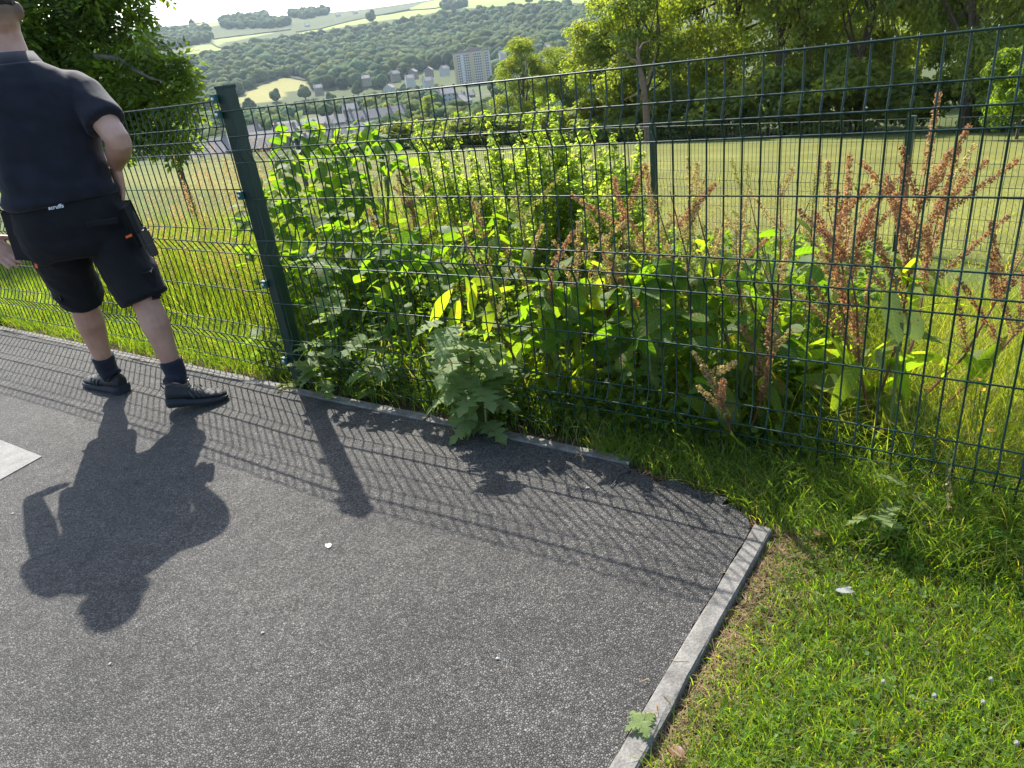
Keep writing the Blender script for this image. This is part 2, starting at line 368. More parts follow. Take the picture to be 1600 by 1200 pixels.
for k in range(15):
    p = fence_pt(1.33 - 0.914 * k, -0.052 + r.normal(0, 0.002), 0.004 + r.normal(0, 0.0015))
    obj('edging_stone', ES[k % 3], M_CONC, kerb, p, (0, r.normal(0, 0.003), math.atan2(FD[1], FD[0]) + r.normal(0, 0.004)))
for k in range(7):
    p = cor[:2] + ed * (0.46 + 0.914 * k)
    obj('edging_stone', ES[(k + 1) % 3], M_CONC, kerb, (p[0], p[1], 0.005 + r.normal(0, 0.001)), (0, r.normal(0, 0.003), math.atan2(ed[1], ed[0]) + r.normal(0, 0.004)))
# pale concrete pad let into the tarmac at the left
a, b_, c_ = gnd(66, 714)[:2], gnd(0, 688)[:2], gnd(0, 751)[:2]
u1 = (b_ - a) / np.linalg.norm(b_ - a); u2 = (c_ - a) / np.linalg.norm(c_ - a)
pad = MB().prism([tuple(p) for p in (a, a + u1 * 0.9, a + u1 * 0.9 + u2 * 0.9, a + u2 * 0.9)][::-1], -0.06, 0.004)
tag(obj('concrete_pad', pad, M_PAD), 'pale concrete pad set flush in the tarmac at the left edge', 'concrete pad')
# ---------------------------------------------------------------- green mesh fence
M_WIRE = plain('green_powder_coat', (0.004, 0.028, 0.02), rough=0.45, spec=0.38, coat=0.0)
M_POST = plain('green_post_paint', (0.004, 0.024, 0.016), rough=0.45, spec=0.5, noise=0.25, nscale=9)
M_CLIP = plain('clip_teal', (0.02, 0.10, 0.095), rough=0.4)
M_BOLT = plain('zinc_bolt', (0.62, 0.62, 0.6), rough=0.3, metal=0.8)
LV = [-.055, -.155, -.207, -.26, -.414, -.594, -.650, -.706, -.885, -1.065, -1.12, -1.175, -1.275]
FOLD = {2, 6, 10}; FOLD_D = 0.030
WR = 0.0027
def level_z(k): return CAM_H + LV[k]
def vert_wire_mesh():
    pts = []
    for k in range(len(LV)):
        y = -FOLD_D if k in FOLD else 0.0
        pts.append((0, y, level_z(k)))
    pts = [(0, 0, pts[0][2] + 0.007)] + pts + [(0, 0, pts[-1][2] - 0.012)]
    P = []
    for a, b in zip(pts[:-1], pts[1:]):
        P.append(a)
        if abs(a[1] - b[1]) > 0.01:
            for t in (0.12, 0.88): P.append(tuple(a[i] + (b[i] - a[i]) * t for i in range(3)))
    P.append(pts[-1]); me = MB().tube(P, WR, 6).mesh('vertical_wire', True); me.materials.append(M_WIRE); return me
VW = vert_wire_mesh()
def mesh_panel(label, u0, u1, n_off, z_off, bow, first, tilt=0.0, group='mesh fence panels along the path'):
    """u0..u1 metres along the fence; bow in metres away from the path at mid span"""
    um = (u0 + u1) / 2; h = (u1 - u0) / 2
    base = fence_pt(um, n_off, z_off)
    t = thing('mesh_fence_panel', label, 'fence panel', base, math.atan2(FD[1], FD[0]), group)
    by = lambda x: bow * (1 - (x / h) ** 2)
    x = -h + first
    while x < h - 0.004:
        obj('vertical_wire', VW, M_WIRE, t, (x, by(x), 0), (0, tilt, 0)); x += 0.05
    for k in range(len(LV)):
        yy = -(FOLD_D + 0.0052) if k in FOLD else -0.0052
        rr = WR * (1.15 if k == 0 else 1.0)
        pts = [(-h + 2 * h * i / 14, by(-h + 2 * h * i / 14) + yy, level_z(k)) for i in range(15)]
        obj('horizontal_wire', MB().tube(pts, rr, 6).mesh('horizontal_wire', True), M_WIRE, t)
    return t
# fit of the photograph: wire 0 of the right panel stands at (-0.993, 3.134), wires 50 mm apart
u_w0 = (-0.9932 - FX0) * FD[0] + (3.1336 - FY0) * FD[1]; n_w0 = (-0.9932 - FX0) * FN[0] + (3.1336 - FY0) * FN[1]
pr = mesh_panel('green wire mesh fence panel in front of the dock plants, right of the post', u_w0 - 0.065, u_w0 + 2.915, n_w0, 0.0, 0.055, 0.065)
pl = mesh_panel('green wire mesh fence panel behind the standing man, left of the post', u_w0 - 3.33, u_w0 - 0.085, n_w0 + 0.012, 0.042, 0.03, 0.03)
pf = mesh_panel('far left green wire mesh fence panel, its end just left of the man', u_w0 - 6.35, u_w0 - 3.39, n_w0 + 0.012, 0.07, 0.02, 0.03)
POST_ME = {}
def fence_post(label, u, height=1.335, lean=0.0, n=0.036):
    p = fence_pt(u, n_w0 + n, 0)
    t = thing('fence_post', label, 'fence post', p, math.atan2(FD[1], FD[0]), 'posts of the fence along the path')
    if not POST_ME:
        bm = bmesh.new(); bmesh.ops.create_cube(bm, size=1.0); bmesh.ops.scale(bm, vec=(0.06, 0.06, 1.62), verts=bm.verts)
        bmesh.ops.bevel(bm, geom=[e for e in bm.edges if abs(e.verts[0].co.z - e.verts[1].co.z) > 0.5], offset=0.006, segments=2, profile=0.5, affect='EDGES')
        bmesh.ops.translate(bm, vec=(0, 0, height - 0.81), verts=bm.verts)
        POST_ME['s'] = bpy.data.meshes.new('shaft'); bm.to_mesh(POST_ME['s']); bm.free()
        bm = bmesh.new(); bmesh.ops.create_cube(bm, size=1.0); bmesh.ops.scale(bm, vec=(0.064, 0.064, 0.014), verts=bm.verts)
        bmesh.ops.bevel(bm, geom=bm.edges[:], offset=0.003, segments=1, affect='EDGES'); bmesh.ops.translate(bm, vec=(0, 0, height + 0.003), verts=bm.verts)
        POST_ME['c'] = bpy.data.meshes.new('cap'); bm.to_mesh(POST_ME['c']); bm.free()
        mb = MB().box((0, 0, 0), (0.026, 0.012, 0.034)); mb.box((-0.016, 0.006, 0), (0.012, 0.016, 0.03)); POST_ME['k'] = mb.mesh('clip')
        bm = bmesh.new(); bmesh.ops.create_uvsphere(bm, u_segments=10, v_segments=6, radius=0.008); bmesh.ops.scale(bm, vec=(1, 0.6, 1), verts=bm.verts)
        POST_ME['b'] = bpy.data.meshes.new('bolt'); bm.to_mesh(POST_ME['b']); bm.free()
    obj('shaft', POST_ME['s'], M_POST, t); obj('cap', POST_ME['c'], M_POST, t)
    for z in (1.295, 1.235, 0.905, 0.505, 0.125):
        c = obj('clip', POST_ME['k'], M_CLIP, t, (-0.026, -0.045, z)); obj('bolt', POST_ME['b'], M_BOLT, c, (-0.002, -0.009, 0))
    t.rotation_euler[1] = lean
    return t
fence_post('tall dark green steel post holding the two fence panels, beside the man', u_w0 - 0.055)
fence_post('green steel fence post just beyond the left edge, past the man', u_w0 - 3.36)
fence_post('green steel fence post at the right end of the panel, out past the lawn', u_w0 + 2.95)
# fence across the top of the field
LV2 = [0.50, 0.29, 0.08, -0.03, -0.13, -0.23, -0.44, -0.65, -0.74]
def field_panel_mesh():
    mb = MB()
    for k in range(59):
        x = -1.45 + 0.05 * k
        mb.tube([(x, -0.028 * (i == 4), LV2[i] + 0.82) for i in range(len(LV2))], WR, 4, cap=False)
    for k in range(len(LV2)):
        mb.tube([(-1.46, -0.028 * (k == 4) - 0.004, LV2[k] + 0.82), (1.46, -0.028 * (k == 4) - 0.004, LV2[k] + 0.82)], WR, 4)
    return mb.mesh('wire_mesh')
FPM = field_panel_mesh()
FS = MB().box((0, 0, 0.56), (0.065, 0.065, 1.56)).mesh('shaft')
names2 = ['beyond the right edge', 'behind the red dock seed heads', 'against the open mown field', 'hidden behind the tall green spires', 'by the leafy bush', 'below the near grey roofs', 'at the far left end']
pnames2 = ['past the right edge', 'right of the reddest dock spikes', 'in front of the open field', 'behind the tall green spires', 'behind the leafy bush', 'below the near valley roofs']
for i in range(-1, 6):
    p = G0 + GD * 3.0 * i
    t = thing('field_fence_post', 'thin green post of the far field fence ' + names2[i + 1], 'fence post', (p[0], p[1], -0.97), math.atan2(GD[1], GD[0]), 'posts of the field fence')
    obj('shaft', FS, M_POST, t); obj('cap', MB().box((0, 0, 1.342), (0.069, 0.069, 0.012)), M_POST, t)
    for z in (1.26, 0.86, 0.46, 0.15):
        obj('clip', POST_ME['k'], M_BOLT, t, (0, 0.038, z), None, 0.8)
    if i < 5:
        pm = G0 + GD * 3.0 * (i + 0.5)
        tp = thing('field_fence_panel', 'fine green wire panel of the far field fence ' + pnames2[i + 1], 'fence panel', (pm[0], pm[1], -0.97), math.atan2(GD[1], GD[0]) + math.pi, 'panels of the field fence')
        obj('wire_mesh', FPM, M_WIRE, tp, (0, 0.0, 0.0))
# ---------------------------------------------------------------- trees
def rot_to(nv, r):
    """frames with third axis nv (n,3) and random spin"""
    n = len(nv); a = r.normal(size=(n, 3)); t = np.cross(nv, a); t /= np.linalg.norm(t, axis=1)[:, None] + 1e-9
    b = np.cross(nv, t); return t, b
def leaf_quads(P, nv, size, r, aspect=0.62, cup=0.12):
    """diamond leaves (4 verts, folded along the rib): returns V, F(tris)"""
    t, b = rot_to(nv, r); n = len(P); s = (size * r.uniform(0.65, 1.25, n))[:, None]
    V = np.empty((n, 4, 3)); V[:, 0] = P - t * s * 0.5; V[:, 1] = P + b * s * 0.5 * aspect + nv * s * cup; V[:, 2] = P + t * s * 0.5; V[:, 3] = P - b * s * 0.5 * aspect + nv * s * cup
    i = np.arange(n)[:, None] * 4
    F = np.concatenate([i + np.array([0, 1, 2]), i + np.array([0, 2, 3])], 0)
    return V.reshape(-1, 3), F
def unit(v): return v / (np.linalg.norm(v, axis=-1, keepdims=True) + 1e-9)
def leaf_colors(n, base, r, var=0.25, hue=0.12):
    k = 1 + r.normal(0, var, (n, 1)); h = r.normal(0, hue, (n, 1))
    c = np.array(base)[None] * np.clip(k, 0.4, 1.8); c = c * (1 + np.concatenate([h, h * 0.25, -h], 1))
    return np.clip(c, 0.004, 1)
def crown_mesh(name, centres, radii, n_leaf, leaf, seed, base, sub=7, subr=0.42, flat=0.8, up=0.25):
    """clumps on the skins of big lobes, leaves on the skins of the clumps"""
    r = np.random.default_rng(seed); CC = []; CR = []
    for c, R in zip(centres, radii):
        m = max(3, int(sub * (R ** 1.0) * 1.6))
        d = unit(r.normal(size=(m, 3))); d[:, 2] = np.where(r.random(m) < 0.7, np.abs(d[:, 2]), d[:, 2])
        for k in range(m):
            CC.append(np.array(c) + d[k] * R * r.uniform(0.55, 1.0) * np.array([1, 1, flat])); CR.append(R * subr * r.uniform(0.6, 1.25))
    CC = np.array(CC); CR = np.array(CR); wt = CR ** 2; wt /= wt.sum()
    idx = r.choice(len(CC), n_leaf, p=wt)
    d = unit(r.normal(size=(n_leaf, 3)) + np.array([0, 0, up]))
    P = CC[idx] + d * (CR[idx] * r.uniform(0.55, 1.08, n_leaf))[:, None] * np.array([1.1, 1.1, 0.72])
    nv = unit(d + r.normal(0, 0.55, (n_leaf, 3)) + np.array([0, 0, 0.35]))
    V, F = leaf_quads(P, nv, leaf, r)
    cl = leaf_colors(len(CC), base, r, 0.14, 0.08)[idx]; cl = cl * (1 + r.normal(0, 0.16, (n_leaf, 1)))
    return mesh_np(name, V, F, False, np.repeat(np.clip(cl, 0.004, 1), 4, 0)), CC
M_BARK = plain('bark', (0.085, 0.065, 0.045), 0.9, 0.2, noise=0.45, nscale=9, bump=0.8)
M_DEAD = plain('dead_pale_bark', (0.15, 0.105, 0.075), 0.85, 0.2, noise=0.3, nscale=6, bump=0.6)
M_TLEAF = leafmat('tree_leaf', None, None, (2.0, 2.1, 0.5), 0.55, 0.6, attr=True)
def limb_mesh(name, base, top, r0, targets, seed, n=7):
    r = np.random.default_rng(seed); mb = MB(); base = np.array(base, float); top = np.array(top, float)
    P = [base + (top - base) * t + np.array([r.normal(0, 0.02), r.normal(0, 0.02), 0]) * np.linalg.norm(top - base) * (0 < t < 1) for t in np.linspace(0, 1, 7)]
    mb.tube(P, [r0 * (1.35 if k == 0 else 1.0) * (1 - 0.12 * k) for k in range(7)], n)
    for tg in targets:
        k = r.integers(2, 6); s = np.array(P[k]); tg = np.array(tg); mid = s + (tg - s) * 0.5 + np.array([0, 0, -0.08 * np.linalg.norm(tg - s)]) + r.normal(0, 0.05, 3) * np.linalg.norm(tg - s)
        rr = r0 * 0.42 * (1 - 0.08 * k)
        mb.tube([s, s + (mid - s) * 0.55 + r.normal(0, .03, 3), mid, mid + (tg - mid) * 0.6, tg], [rr, rr * 0.8, rr * 0.6, rr * 0.38, rr * 0.12], 5)
    return mb.mesh(name)
def broad_tree_protos(n=4, base=(0.17, 0.20, 0.05), leaf=0.21, nl=36000, H=12.0, W=4.6, seed0=20):
    out = []
    for k in range(n):
        r = np.random.default_rng(seed0 + k); cs = []; rs = []
        for j in range(22):
            h = r.uniform(0.14, 0.93); prof = math.sin(math.pi * min(1, (h + 0.08) / 1.08)) ** 0.6; a = r.uniform(0, 6.28); q = W * prof * r.uniform(0.35, 0.85)
            cs.append((q * math.cos(a), q * math.sin(a), H * h)); rs.append(W * r.uniform(0.26, 0.42))
        cs.append((0, 0, H * 0.9)); rs.append(W * 0.36)
        me, cc = crown_mesh('crown', cs, rs, nl, leaf, seed0 + 50 + k, base)
        me.materials.append(M_TLEAF)
        tg = cc[r.choice(len(cc), 22, replace=False)]
        tr = limb_mesh('trunk', (0, 0, -0.5), (r.normal(0, 0.3), r.normal(0, 0.3), H * 0.8), 0.28, tg, seed0 + k); tr.materials.append(M_BARK)
        out.append((me, tr))
    return out
TP = broad_tree_protos()
def tree(name, label, proto, loc, sc, rz, cat='tree', group=None):
    t = thing(name, label, cat, loc, rz, group)
    obj('crown', proto[0], None, t, None, None, sc); obj('trunk', proto[1], None, t, None, None, sc); return t
# the wood edge behind the field, right
def place(px, py, D):
    P = at_d(px, py, D); return np.array([P[0], P[1], float(hgt(P[0], P[1]))])
RT = [('rounded full-crowned tree left of the field edge, beside the bare dead trunk', 1010, 46.0, 0, (0.92, 0.92, 0.84), 0.3),
      ('dense tree directly right of the rounded crown at the field edge', 1135, 50.0, 1, (1.0, 1.0, 1.2), 1.2),
      ('tall bright tree in the middle of the wood edge', 1225, 46.0, 2, (1.0, 1.0, 1.3), 2.6),
      ('dark leafy tree between the bright tree and the lone trunk', 1350, 45.0, 3, (0.9, 0.9, 1.25), 4.0),
      ('tree with a bare straight brown trunk at the field edge on the right', 1500, 42.0, 0, (0.85, 0.85, 1.3), 5.0),
      ('big dark tree behind the lone trunk tree on the right', 1545, 62.0, 1, (1.2, 1.2, 1.4), 0.9),
      ('tree filling the top right corner of the picture', 1690, 46.0, 2, (1.1, 1.1, 1.4), 3.1),
      ('tall tree set back in the wood behind the dense tree', 1090, 66.0, 3, (1.1, 1.1, 1.3), 2.2),
      ('tall tree set back in the wood behind the bright tree', 1290, 66.0, 0, (1.2, 1.2, 1.5), 1.7),
      ('tree at the back of the wood above the dark leafy one', 1420, 70.0, 2, (1.2, 1.2, 1.45), 0.2)]
for lb, px, D, k, sc, rz in RT:
    p = place(px, 200, D)
    tree('broadleaf_tree', lb, TP[k], p, sc, rz, group='trees at the edge of the field')
# low growth under the wood edge
SHR = []
for k in range(3):
    me, cc = crown_mesh('foliage', [(0, 0, 0.7), (0.8, 0.2, 0.5), (-0.7, -0.1, 0.6), (0.2, 0.6, 1.0)], [0.9, 0.7, 0.7, 0.6], 5200, 0.13, 300 + k, (0.16, 0.19, 0.045))
    me.materials.append(M_TLEAF); st = limb_mesh('stem', (0, 0, -0.3), (0.05, 0, 0.9), 0.05, cc[::6][:8], 310 + k, 5); st.materials.append(M_BARK); SHR.append((me, st))
us = [('under the rounded tree', 960, 47, 2.4), ('left of the pale dead trunk', 985, 44, 1.5), ('right of the pale dead trunk', 1040, 45, 2.0), ('under the dense tree', 1085, 46, 2.3), ('mid way along the wood edge', 1135, 44, 2.2), ('under the bright tree', 1200, 43.5, 2.6), ('right of the bright tree', 1262, 43, 2.5), ('under the dark leafy tree', 1330, 43, 2.8), ('just left of the lone trunk', 1415, 44, 2.2), ('just right of the lone trunk', 1555, 44, 2.4), ('at the right end of the wood edge', 1620, 42, 2.6)]
for i, (wh, px, D, s) in enumerate(us):
    t = thing('understorey_shrub', 'dark shrub at the field edge ' + wh, 'shrub', place(px, 205, D), i * 1.3, 'shrubs under the wood edge')
    obj('foliage', SHR[i % 3][0], None, t, None, None, (s, s, s * 0.9)); obj('stem', SHR[i % 3][1], None, t, None, None, s)
ms, cc = crown_mesh('foliage', [(0, 0, 1.6), (0.5, 0.3, 1.0), (-0.5, 0, 0.9), (0.1, -0.3, 2.2)], [0.9, 0.7, 0.7, 0.6], 6000, 0.13, 333, (0.11, 0.16, 0.025)); ms.materials.append(M_TLEAF)
t = thing('sapling', 'bright yellow-green sapling at the right edge in front of the wood', 'sapling', place(1592, 190, 33.0), 0.4)
obj('foliage', ms, None, t, None, None, (1.15, 1.15, 1.35)); obj('stem', MB().tube([(0, 0, -0.3), (0.05, 0, 1.0), (0, 0.05, 2.0)], [0.06, 0.04, 0.02], 6), M_BARK, t)
# bare dead trunk in front of the rounded tree
dl = place(1012, 214, 41.0)
t = thing('dead_tree', 'bare pale dead trunk with broken branches in front of the rounded tree', 'dead tree', dl, 0.0)
mb = MB(); r = np.random.default_rng(4)
mb.tube([(0, 0, -0.4), (0.02, 0, 0.5), (-0.06, 0, 1.8), (-0.12, 0, 2.8), (-0.3, 0, 3.8), (-0.38, 0, 4.6), (-0.34, 0, 5.2)], [0.30, 0.21, 0.18, 0.165, 0.13, 0.07, 0.02], 9)
obj('trunk', mb, M_DEAD, t)
for P in ([(-0.1, 0, 2.8), (0.25, 0, 3.4), (0.5, 0, 4.1), (0.55, 0, 4.6)], [(-0.33, 0, 4.0), (-0.8, 0.1, 4.3), (-1.1, 0, 4.8)], [(-0.36, 0, 4.5), (-0.1, 0, 4.9), (0.4, 0.1, 5.0)], [(-0.15, 0, 2.3), (-0.6, -0.1, 2.5), (-1.3, -0.1, 2.3)]):
    obj('broken_branch', MB().tube(P, np.linspace(0.09, 0.015, len(P)), 6), M_DEAD, t)
# mid-distance trees below the field, in front of the town
MT = [('bright green bushy tree standing beyond the field, right of the tower block', 822, 100.0, 1, 0.92, 185), ('second dark green tree beside the bright bushy one', 880, 104.0, 2, 0.85, 185), ('third bushy tree right of the bright one beyond the field', 930, 100.0, 3, 0.80, 190),
      ('round tree among the houses left of the tower block', 602, 330.0, 0, 1.05, 165), ('dark round tree next to the tower block foot', 668, 340.0, 1, 1.1, 160), ('spreading tree beyond the left end of the field', 445, 210.0, 2, 0.62, 200), ('tree right of the near grey roofs', 545, 260.0, 3, 0.7, 185), ('small tree in front of the tower block', 700, 260.0, 0, 0.55, 190)]
for i, (lb, px, D, k, s, py) in enumerate(MT):
    tree('valley_tree', lb, TP[k], place(px, py, D), (s, s, s), i * 1.1, group='trees in the valley below the field')
hb = [('below the bright valley tree', 800, 46, 2.2), ('left of the tall green spires at the field end', 650, 47, 2.2), ('below the tower block at the field end', 735, 47, 2.4), ('below the houses at the field end', 600, 47, 1.8), ('right of the spires at the field end', 890, 46, 2.6), ('behind the leafy bush at the field end', 540, 47, 1.6)]
for i, (wh, px, D, s) in enumerate(hb):
    t = thing('field_end_shrub', 'dark shrub ' + wh, 'shrub', place(px, 235, D) - np.array([0, 0, 0.8]), i * 2.1, 'shrubs along the far end of the field')
    obj('foliage', SHR[i % 3][0], None, t, None, None, (s * 1.1, s, s * 0.75)); obj('stem', SHR[i % 3][1], None, t, None, None, s * 0.9)

# ---------------------------------------------------------------- woodland and single trees on the far hillside
def lump_mesh(seed, rough=0.3, sd=3):
    bm = bmesh.new(); bmesh.ops.create_icosphere(bm, subdivisions=sd, radius=1.0); r = np.random.default_rng(seed)
    B = unit(r.normal(size=(26, 3))); A = r.uniform(0.12, rough, 26)
    V = np.array([v.co[:] for v in bm.verts]); d = unit(V)
    h = np.ones(len(V)) * 0.78
    for b, a in zip(B, A): h = np.maximum(h, 0.78 + a * np.exp(-((1 - d @ b) * 9.0)) * 1.1)
    h += r.normal(0, 0.03, len(V))
    V = d * h[:, None] * np.array([1, 1, 0.88])
    F = np.array([[v.index for v in f.verts] for f in bm.faces]); bm.free(); return V, F
LUMPS = [lump_mesh(k) for k in range(5)]; LUMPS2 = [lump_mesh(k + 40, 0.36, 2) for k in range(7)]
def woods_mat():
    m, nt, b = mat_new('far_foliage'); L = nt.links
    at = N(nt, 'ShaderNodeAttribute', attribute_name='Col'); tc = N(nt, 'ShaderNodeTexCoord')
    n = N(nt, 'ShaderNodeTexNoise', Scale=0.55, Detail=5.0, Roughness=0.7); L.new(tc.outputs['Object'], n.inputs['Vector'])
    f = ramp(nt, n.outputs['Fac'], [(0.35, (0.45, 0.45, 0.45)), (0.68, (1.5, 1.5, 1.4))])
    mm = N(nt, 'ShaderNodeMixRGB', blend_type='MULTIPLY'); mm.inputs[0].default_value = 1; L.new(at.outputs['Color'], mm.inputs[1]); L.new(f, mm.inputs[2]); L.new(mm.outputs[0], b.inputs['Base Color'])
    b.inputs['Roughness'].default_value = 0.95; b.inputs['Specular IOR Level'].default_value = 0.05
    bp = N(nt, 'ShaderNodeBump', Strength=1.0, Distance=1.2); L.new(n.outputs['Fac'], bp.inputs['Height']); L.new(bp.outputs[0], b.inputs['Normal'])
    return m
M_FAR = woods_mat()
WOOD = [[(180, 104), (240, 97), (300, 100), (352, 91), (400, 75), (470, 65), (560, 51), (640, 41), (720, 26), (800, 17), (900, 14), (950, 22), (1010, 40), (1010, 112), (900, 116), (800, 120), (690, 106), (640, 116), (600, 138), (485, 140), (480, 124), (445, 119), (410, 131), (380, 143), (352, 168), (300, 172), (180, 150)],
        [(150, 66), (250, 52), (325, 47), (330, 60), (326, 66), (280, 76), (150, 88)], [(344, 28), (380, 24), (418, 23), (419, 36), (452, 36), (450, 42), (400, 45), (346, 45)], [(448, 20), (510, 12), (516, 22), (480, 30), (456, 28)], [(515, 12), (600, 3), (615, 4), (612, 9), (520, 17)], [(690, 12), (716, 6), (730, 10), (700, 18)]]
r = np.random.default_rng(77); VV = []; FF = []; CCc = []; nv0 = 0; n_tr = 0
Dk = 880.0
while Dk < 2350:
    step = 14.5 if Dk < 1500 else 17.0
    for azk in np.arange(-33, 18, math.degrees(step / Dk)):
        D = Dk + r.uniform(-5, 5); a = math.radians(azk + r.uniform(-0.35, 0.35) * math.degrees(step / Dk))
        x, y = D * math.sin(a), D * math.cos(a); z = float(hgt(x, y)); px, py = proj((x, y, z))
        if not any(bool(in_poly(np.array([px]), np.array([py]), p)[0]) for p in WOOD): continue
        s = r.uniform(6.4, 11.5) * (1.0 if r.random() > 0.1 else 1.25)
        Vl, Fl = LUMPS2[r.integers(7)]; c, sn = math.cos(q := r.uniform(0, 6.28)), math.sin(q)
        W = np.stack([Vl[:, 0] * c - Vl[:, 1] * sn, Vl[:, 0] * sn + Vl[:, 1] * c, Vl[:, 2]], -1) * s * np.array([1, 1, r.uniform(0.9, 1.35)]) + np.array([x, y, z + s * 0.75])
        VV.append(W); FF.append(Fl + nv0); nv0 += len(W); n_tr += 1
        CCc.append(np.repeat(leaf_colors(1, (0.062, 0.088, 0.03), r, 0.24, 0.14), len(W), 0))
    Dk += step * 1.05
kind(obj('hillside_wood', mesh_np('hillside_wood', np.concatenate(VV), np.concatenate(FF), False, np.concatenate(CCc)), M_FAR), 'stuff')['label'] = 'hazy broadleaf wood covering the far hillside'
def far_tree_mesh(k):
    V, F = LUMPS[k]; rr = np.random.default_rng(900 + k)
    Vs = [V * np.array([1, 1, 1.05]) + np.array([0, 0, 1.15]), V[:, [1, 0, 2]] * 0.6 + np.array([0.55, 0.2, 0.95]), V * 0.62 + np.array([-0.5, -0.15, 0.85]), V[:, [1, 2, 0]] * 0.55 + np.array([0.1, -0.35, 1.75])]
    Fs = [F + i * len(V) for i in range(4)]
    cl = leaf_colors(1, (0.058, 0.085, 0.026), rr, 0.1, 0.08)
    m = mesh_np('crown', np.concatenate(Vs), np.concatenate(Fs), False, np.repeat(cl, 4 * len(V), 0)); m.materials.append(M_FAR); return m
FTM = [far_tree_mesh(k) for k in range(5)]
FTT = MB().tube([(0, 0, -0.2), (0, 0, 0.5), (0.03, 0, 1.0)], [0.11, 0.08, 0.05], 6).mesh('trunk'); FTT.materials.append(M_BARK)
def far_tree(label, px, py, s, k, group):
    p = hit(px, py); t = thing('hillside_tree' if group.startswith('single') else 'town_tree', label, 'tree', p, k * 1.7, group)
    obj('crown', FTM[k % 5], None, t, None, None, s); obj('trunk', FTT, None, t, None, None, s); return t
far_tree('lone dark tree standing on the skyline at the left', 301, 41, 7.5, 0, 'single trees on the hillside')
far_tree('single large dark tree in the upper hill pasture', 581, 36, 12, 1, 'single trees on the hillside')
far_tree('tree in the upper pasture above the tower block', 711, 10, 10, 2, 'single trees on the hillside')
far_tree('right one of two trees at the top of the pasture', 828, 6, 12, 3, 'single trees on the hillside')
tw = [(392, 176, 'in front of the yellow field'), (432, 160, 'at the lower right corner of the yellow field'), (478, 156, 'just right of the yellow field'), (520, 166, 'above the big industrial shed'), (560, 150, 'left of the white houses'), (637, 152, 'between the round valley tree and the tower block'), (775, 150, 'at the right foot of the tower block'), (858, 130, 'in front of the stepped terrace')]
for i, (x, y, wh) in enumerate(tw):
    far_tree('hazy round-crowned tree ' + wh, x, y, random.uniform(6.5, 8.0), i, 'round trees in the valley')
# the unbroken tree cover between the houses on the valley floor
r = np.random.default_rng(78); VV = []; FF = []; CCc = []; nv0 = 0
OPEN = [[(365, 161), (385, 143), (410, 133), (445, 121), (478, 128), (484, 140), (450, 143), (440, 155), (400, 162)], [(455, 172), (560, 165), (560, 205), (455, 205)], [(360, 196), (600, 190), (600, 240), (360, 240)], [(690, 128), (775, 122), (775, 160), (690, 165)]  , [(895, 95), (955, 90), (955, 112), (895, 112)]]
for _ in range(1150):
    D = 190 + 690 * r.random() ** 0.7; a_ = math.radians(r.uniform(-30, 16)); x, y = D * math.sin(a_), D * math.cos(a_); z = float(hgt(x, y)); s_ = r.uniform(4.2, 7.5); px, py = proj((x, y, z + s_))
    if any(bool(in_poly(np.array([px]), np.array([py]), p)[0]) for p in OPEN): continue
    Vl, Fl = LUMPS[r.integers(5)]; q = r.uniform(0, 6.28); c, sn = math.cos(q), math.sin(q)
    W = np.stack([Vl[:, 0] * c - Vl[:, 1] * sn, Vl[:, 0] * sn + Vl[:, 1] * c, Vl[:, 2]], -1) * s_ * np.array([1, 1, r.uniform(0.8, 1.15)]) + np.array([x, y, z + s_ * 0.6])
    VV.append(W); FF.append(Fl + nv0); nv0 += len(W); CCc.append(np.repeat(leaf_colors(1, (0.075, 0.105, 0.032), r, 0.22, 0.14), len(W), 0))
kind(obj('valley_wood', mesh_np('valley_wood', np.concatenate(VV), np.concatenate(FF), False, np.concatenate(CCc)), M_FAR), 'stuff')['label'] = 'unbroken tree cover between the houses on the valley floor'
# dry-stone walls and hedges between the hill pastures
M_WALL = plain('dark_field_wall', (0.07, 0.072, 0.05), 0.95, 0.1)
HW = [('dark wall along the upper edge of the left pastures', [(334, 62), (365, 58), (400, 54), (432, 50), (455, 47)]), ('dark wall running up the middle pasture', [(462, 51), (500, 46), (545, 34), (590, 25), (640, 15)]), ('short hedge between the left pastures', [(332, 69), (340, 74), (346, 76)]), ('hedge below the striped left field', [(285, 88), (310, 86), (350, 80)]), ('hedge at the skyline pasture', [(262, 47), (300, 39), (344, 30)]), ('long wall along the top pasture', [(600, 24), (640, 17), (680, 14), (715, 4)]), ('hedge round the top of the yellow field', [(380, 144), (410, 132), (445, 120), (480, 127)])]
for lb, pts in HW:
    mb = MB(); P = []
    for (x0, y0), (x1, y1) in zip(pts[:-1], pts[1:]):
        for t_ in np.linspace(0, 1, 5)[:-1]: P.append(hit(x0 + (x1 - x0) * t_, y0 + (y1 - y0) * t_))
    P.append(hit(*pts[-1])); mb.tube([p + np.array([0, 0, 0.8]) for p in P], [1.5 + 0.5 * random.random() for _ in P], 5)
    tag(obj('field_wall', mb, M_WALL), lb, 'field wall', 'walls and hedges between the hill pastures')
# ---------------------------------------------------------------- hazy valley air: one closed box round everything below the sky
m = bpy.data.materials.new('haze_air'); m.use_nodes = True; nt = m.node_tree
for n_ in list(nt.nodes):
    if n_.type == 'BSDF_PRINCIPLED': nt.nodes.remove(n_)
pv = N(nt, 'ShaderNodeVolumePrincipled'); pv.inputs['Color'].default_value = (0.70, 0.86, 1.0, 1); pv.inputs['Density'].default_value = 0.00006; pv.inputs['Anisotropy'].default_value = 0.35
nt.links.new(pv.outputs[0], nt.nodes['Material Output'].inputs['Volume'])
hz = obj('haze', MB().box((0, 0, 96.0), (7200, 7200, 250.0)), m); kind(hz, 'stuff'); hz['label'] = 'thin blue haze filling the valley air'
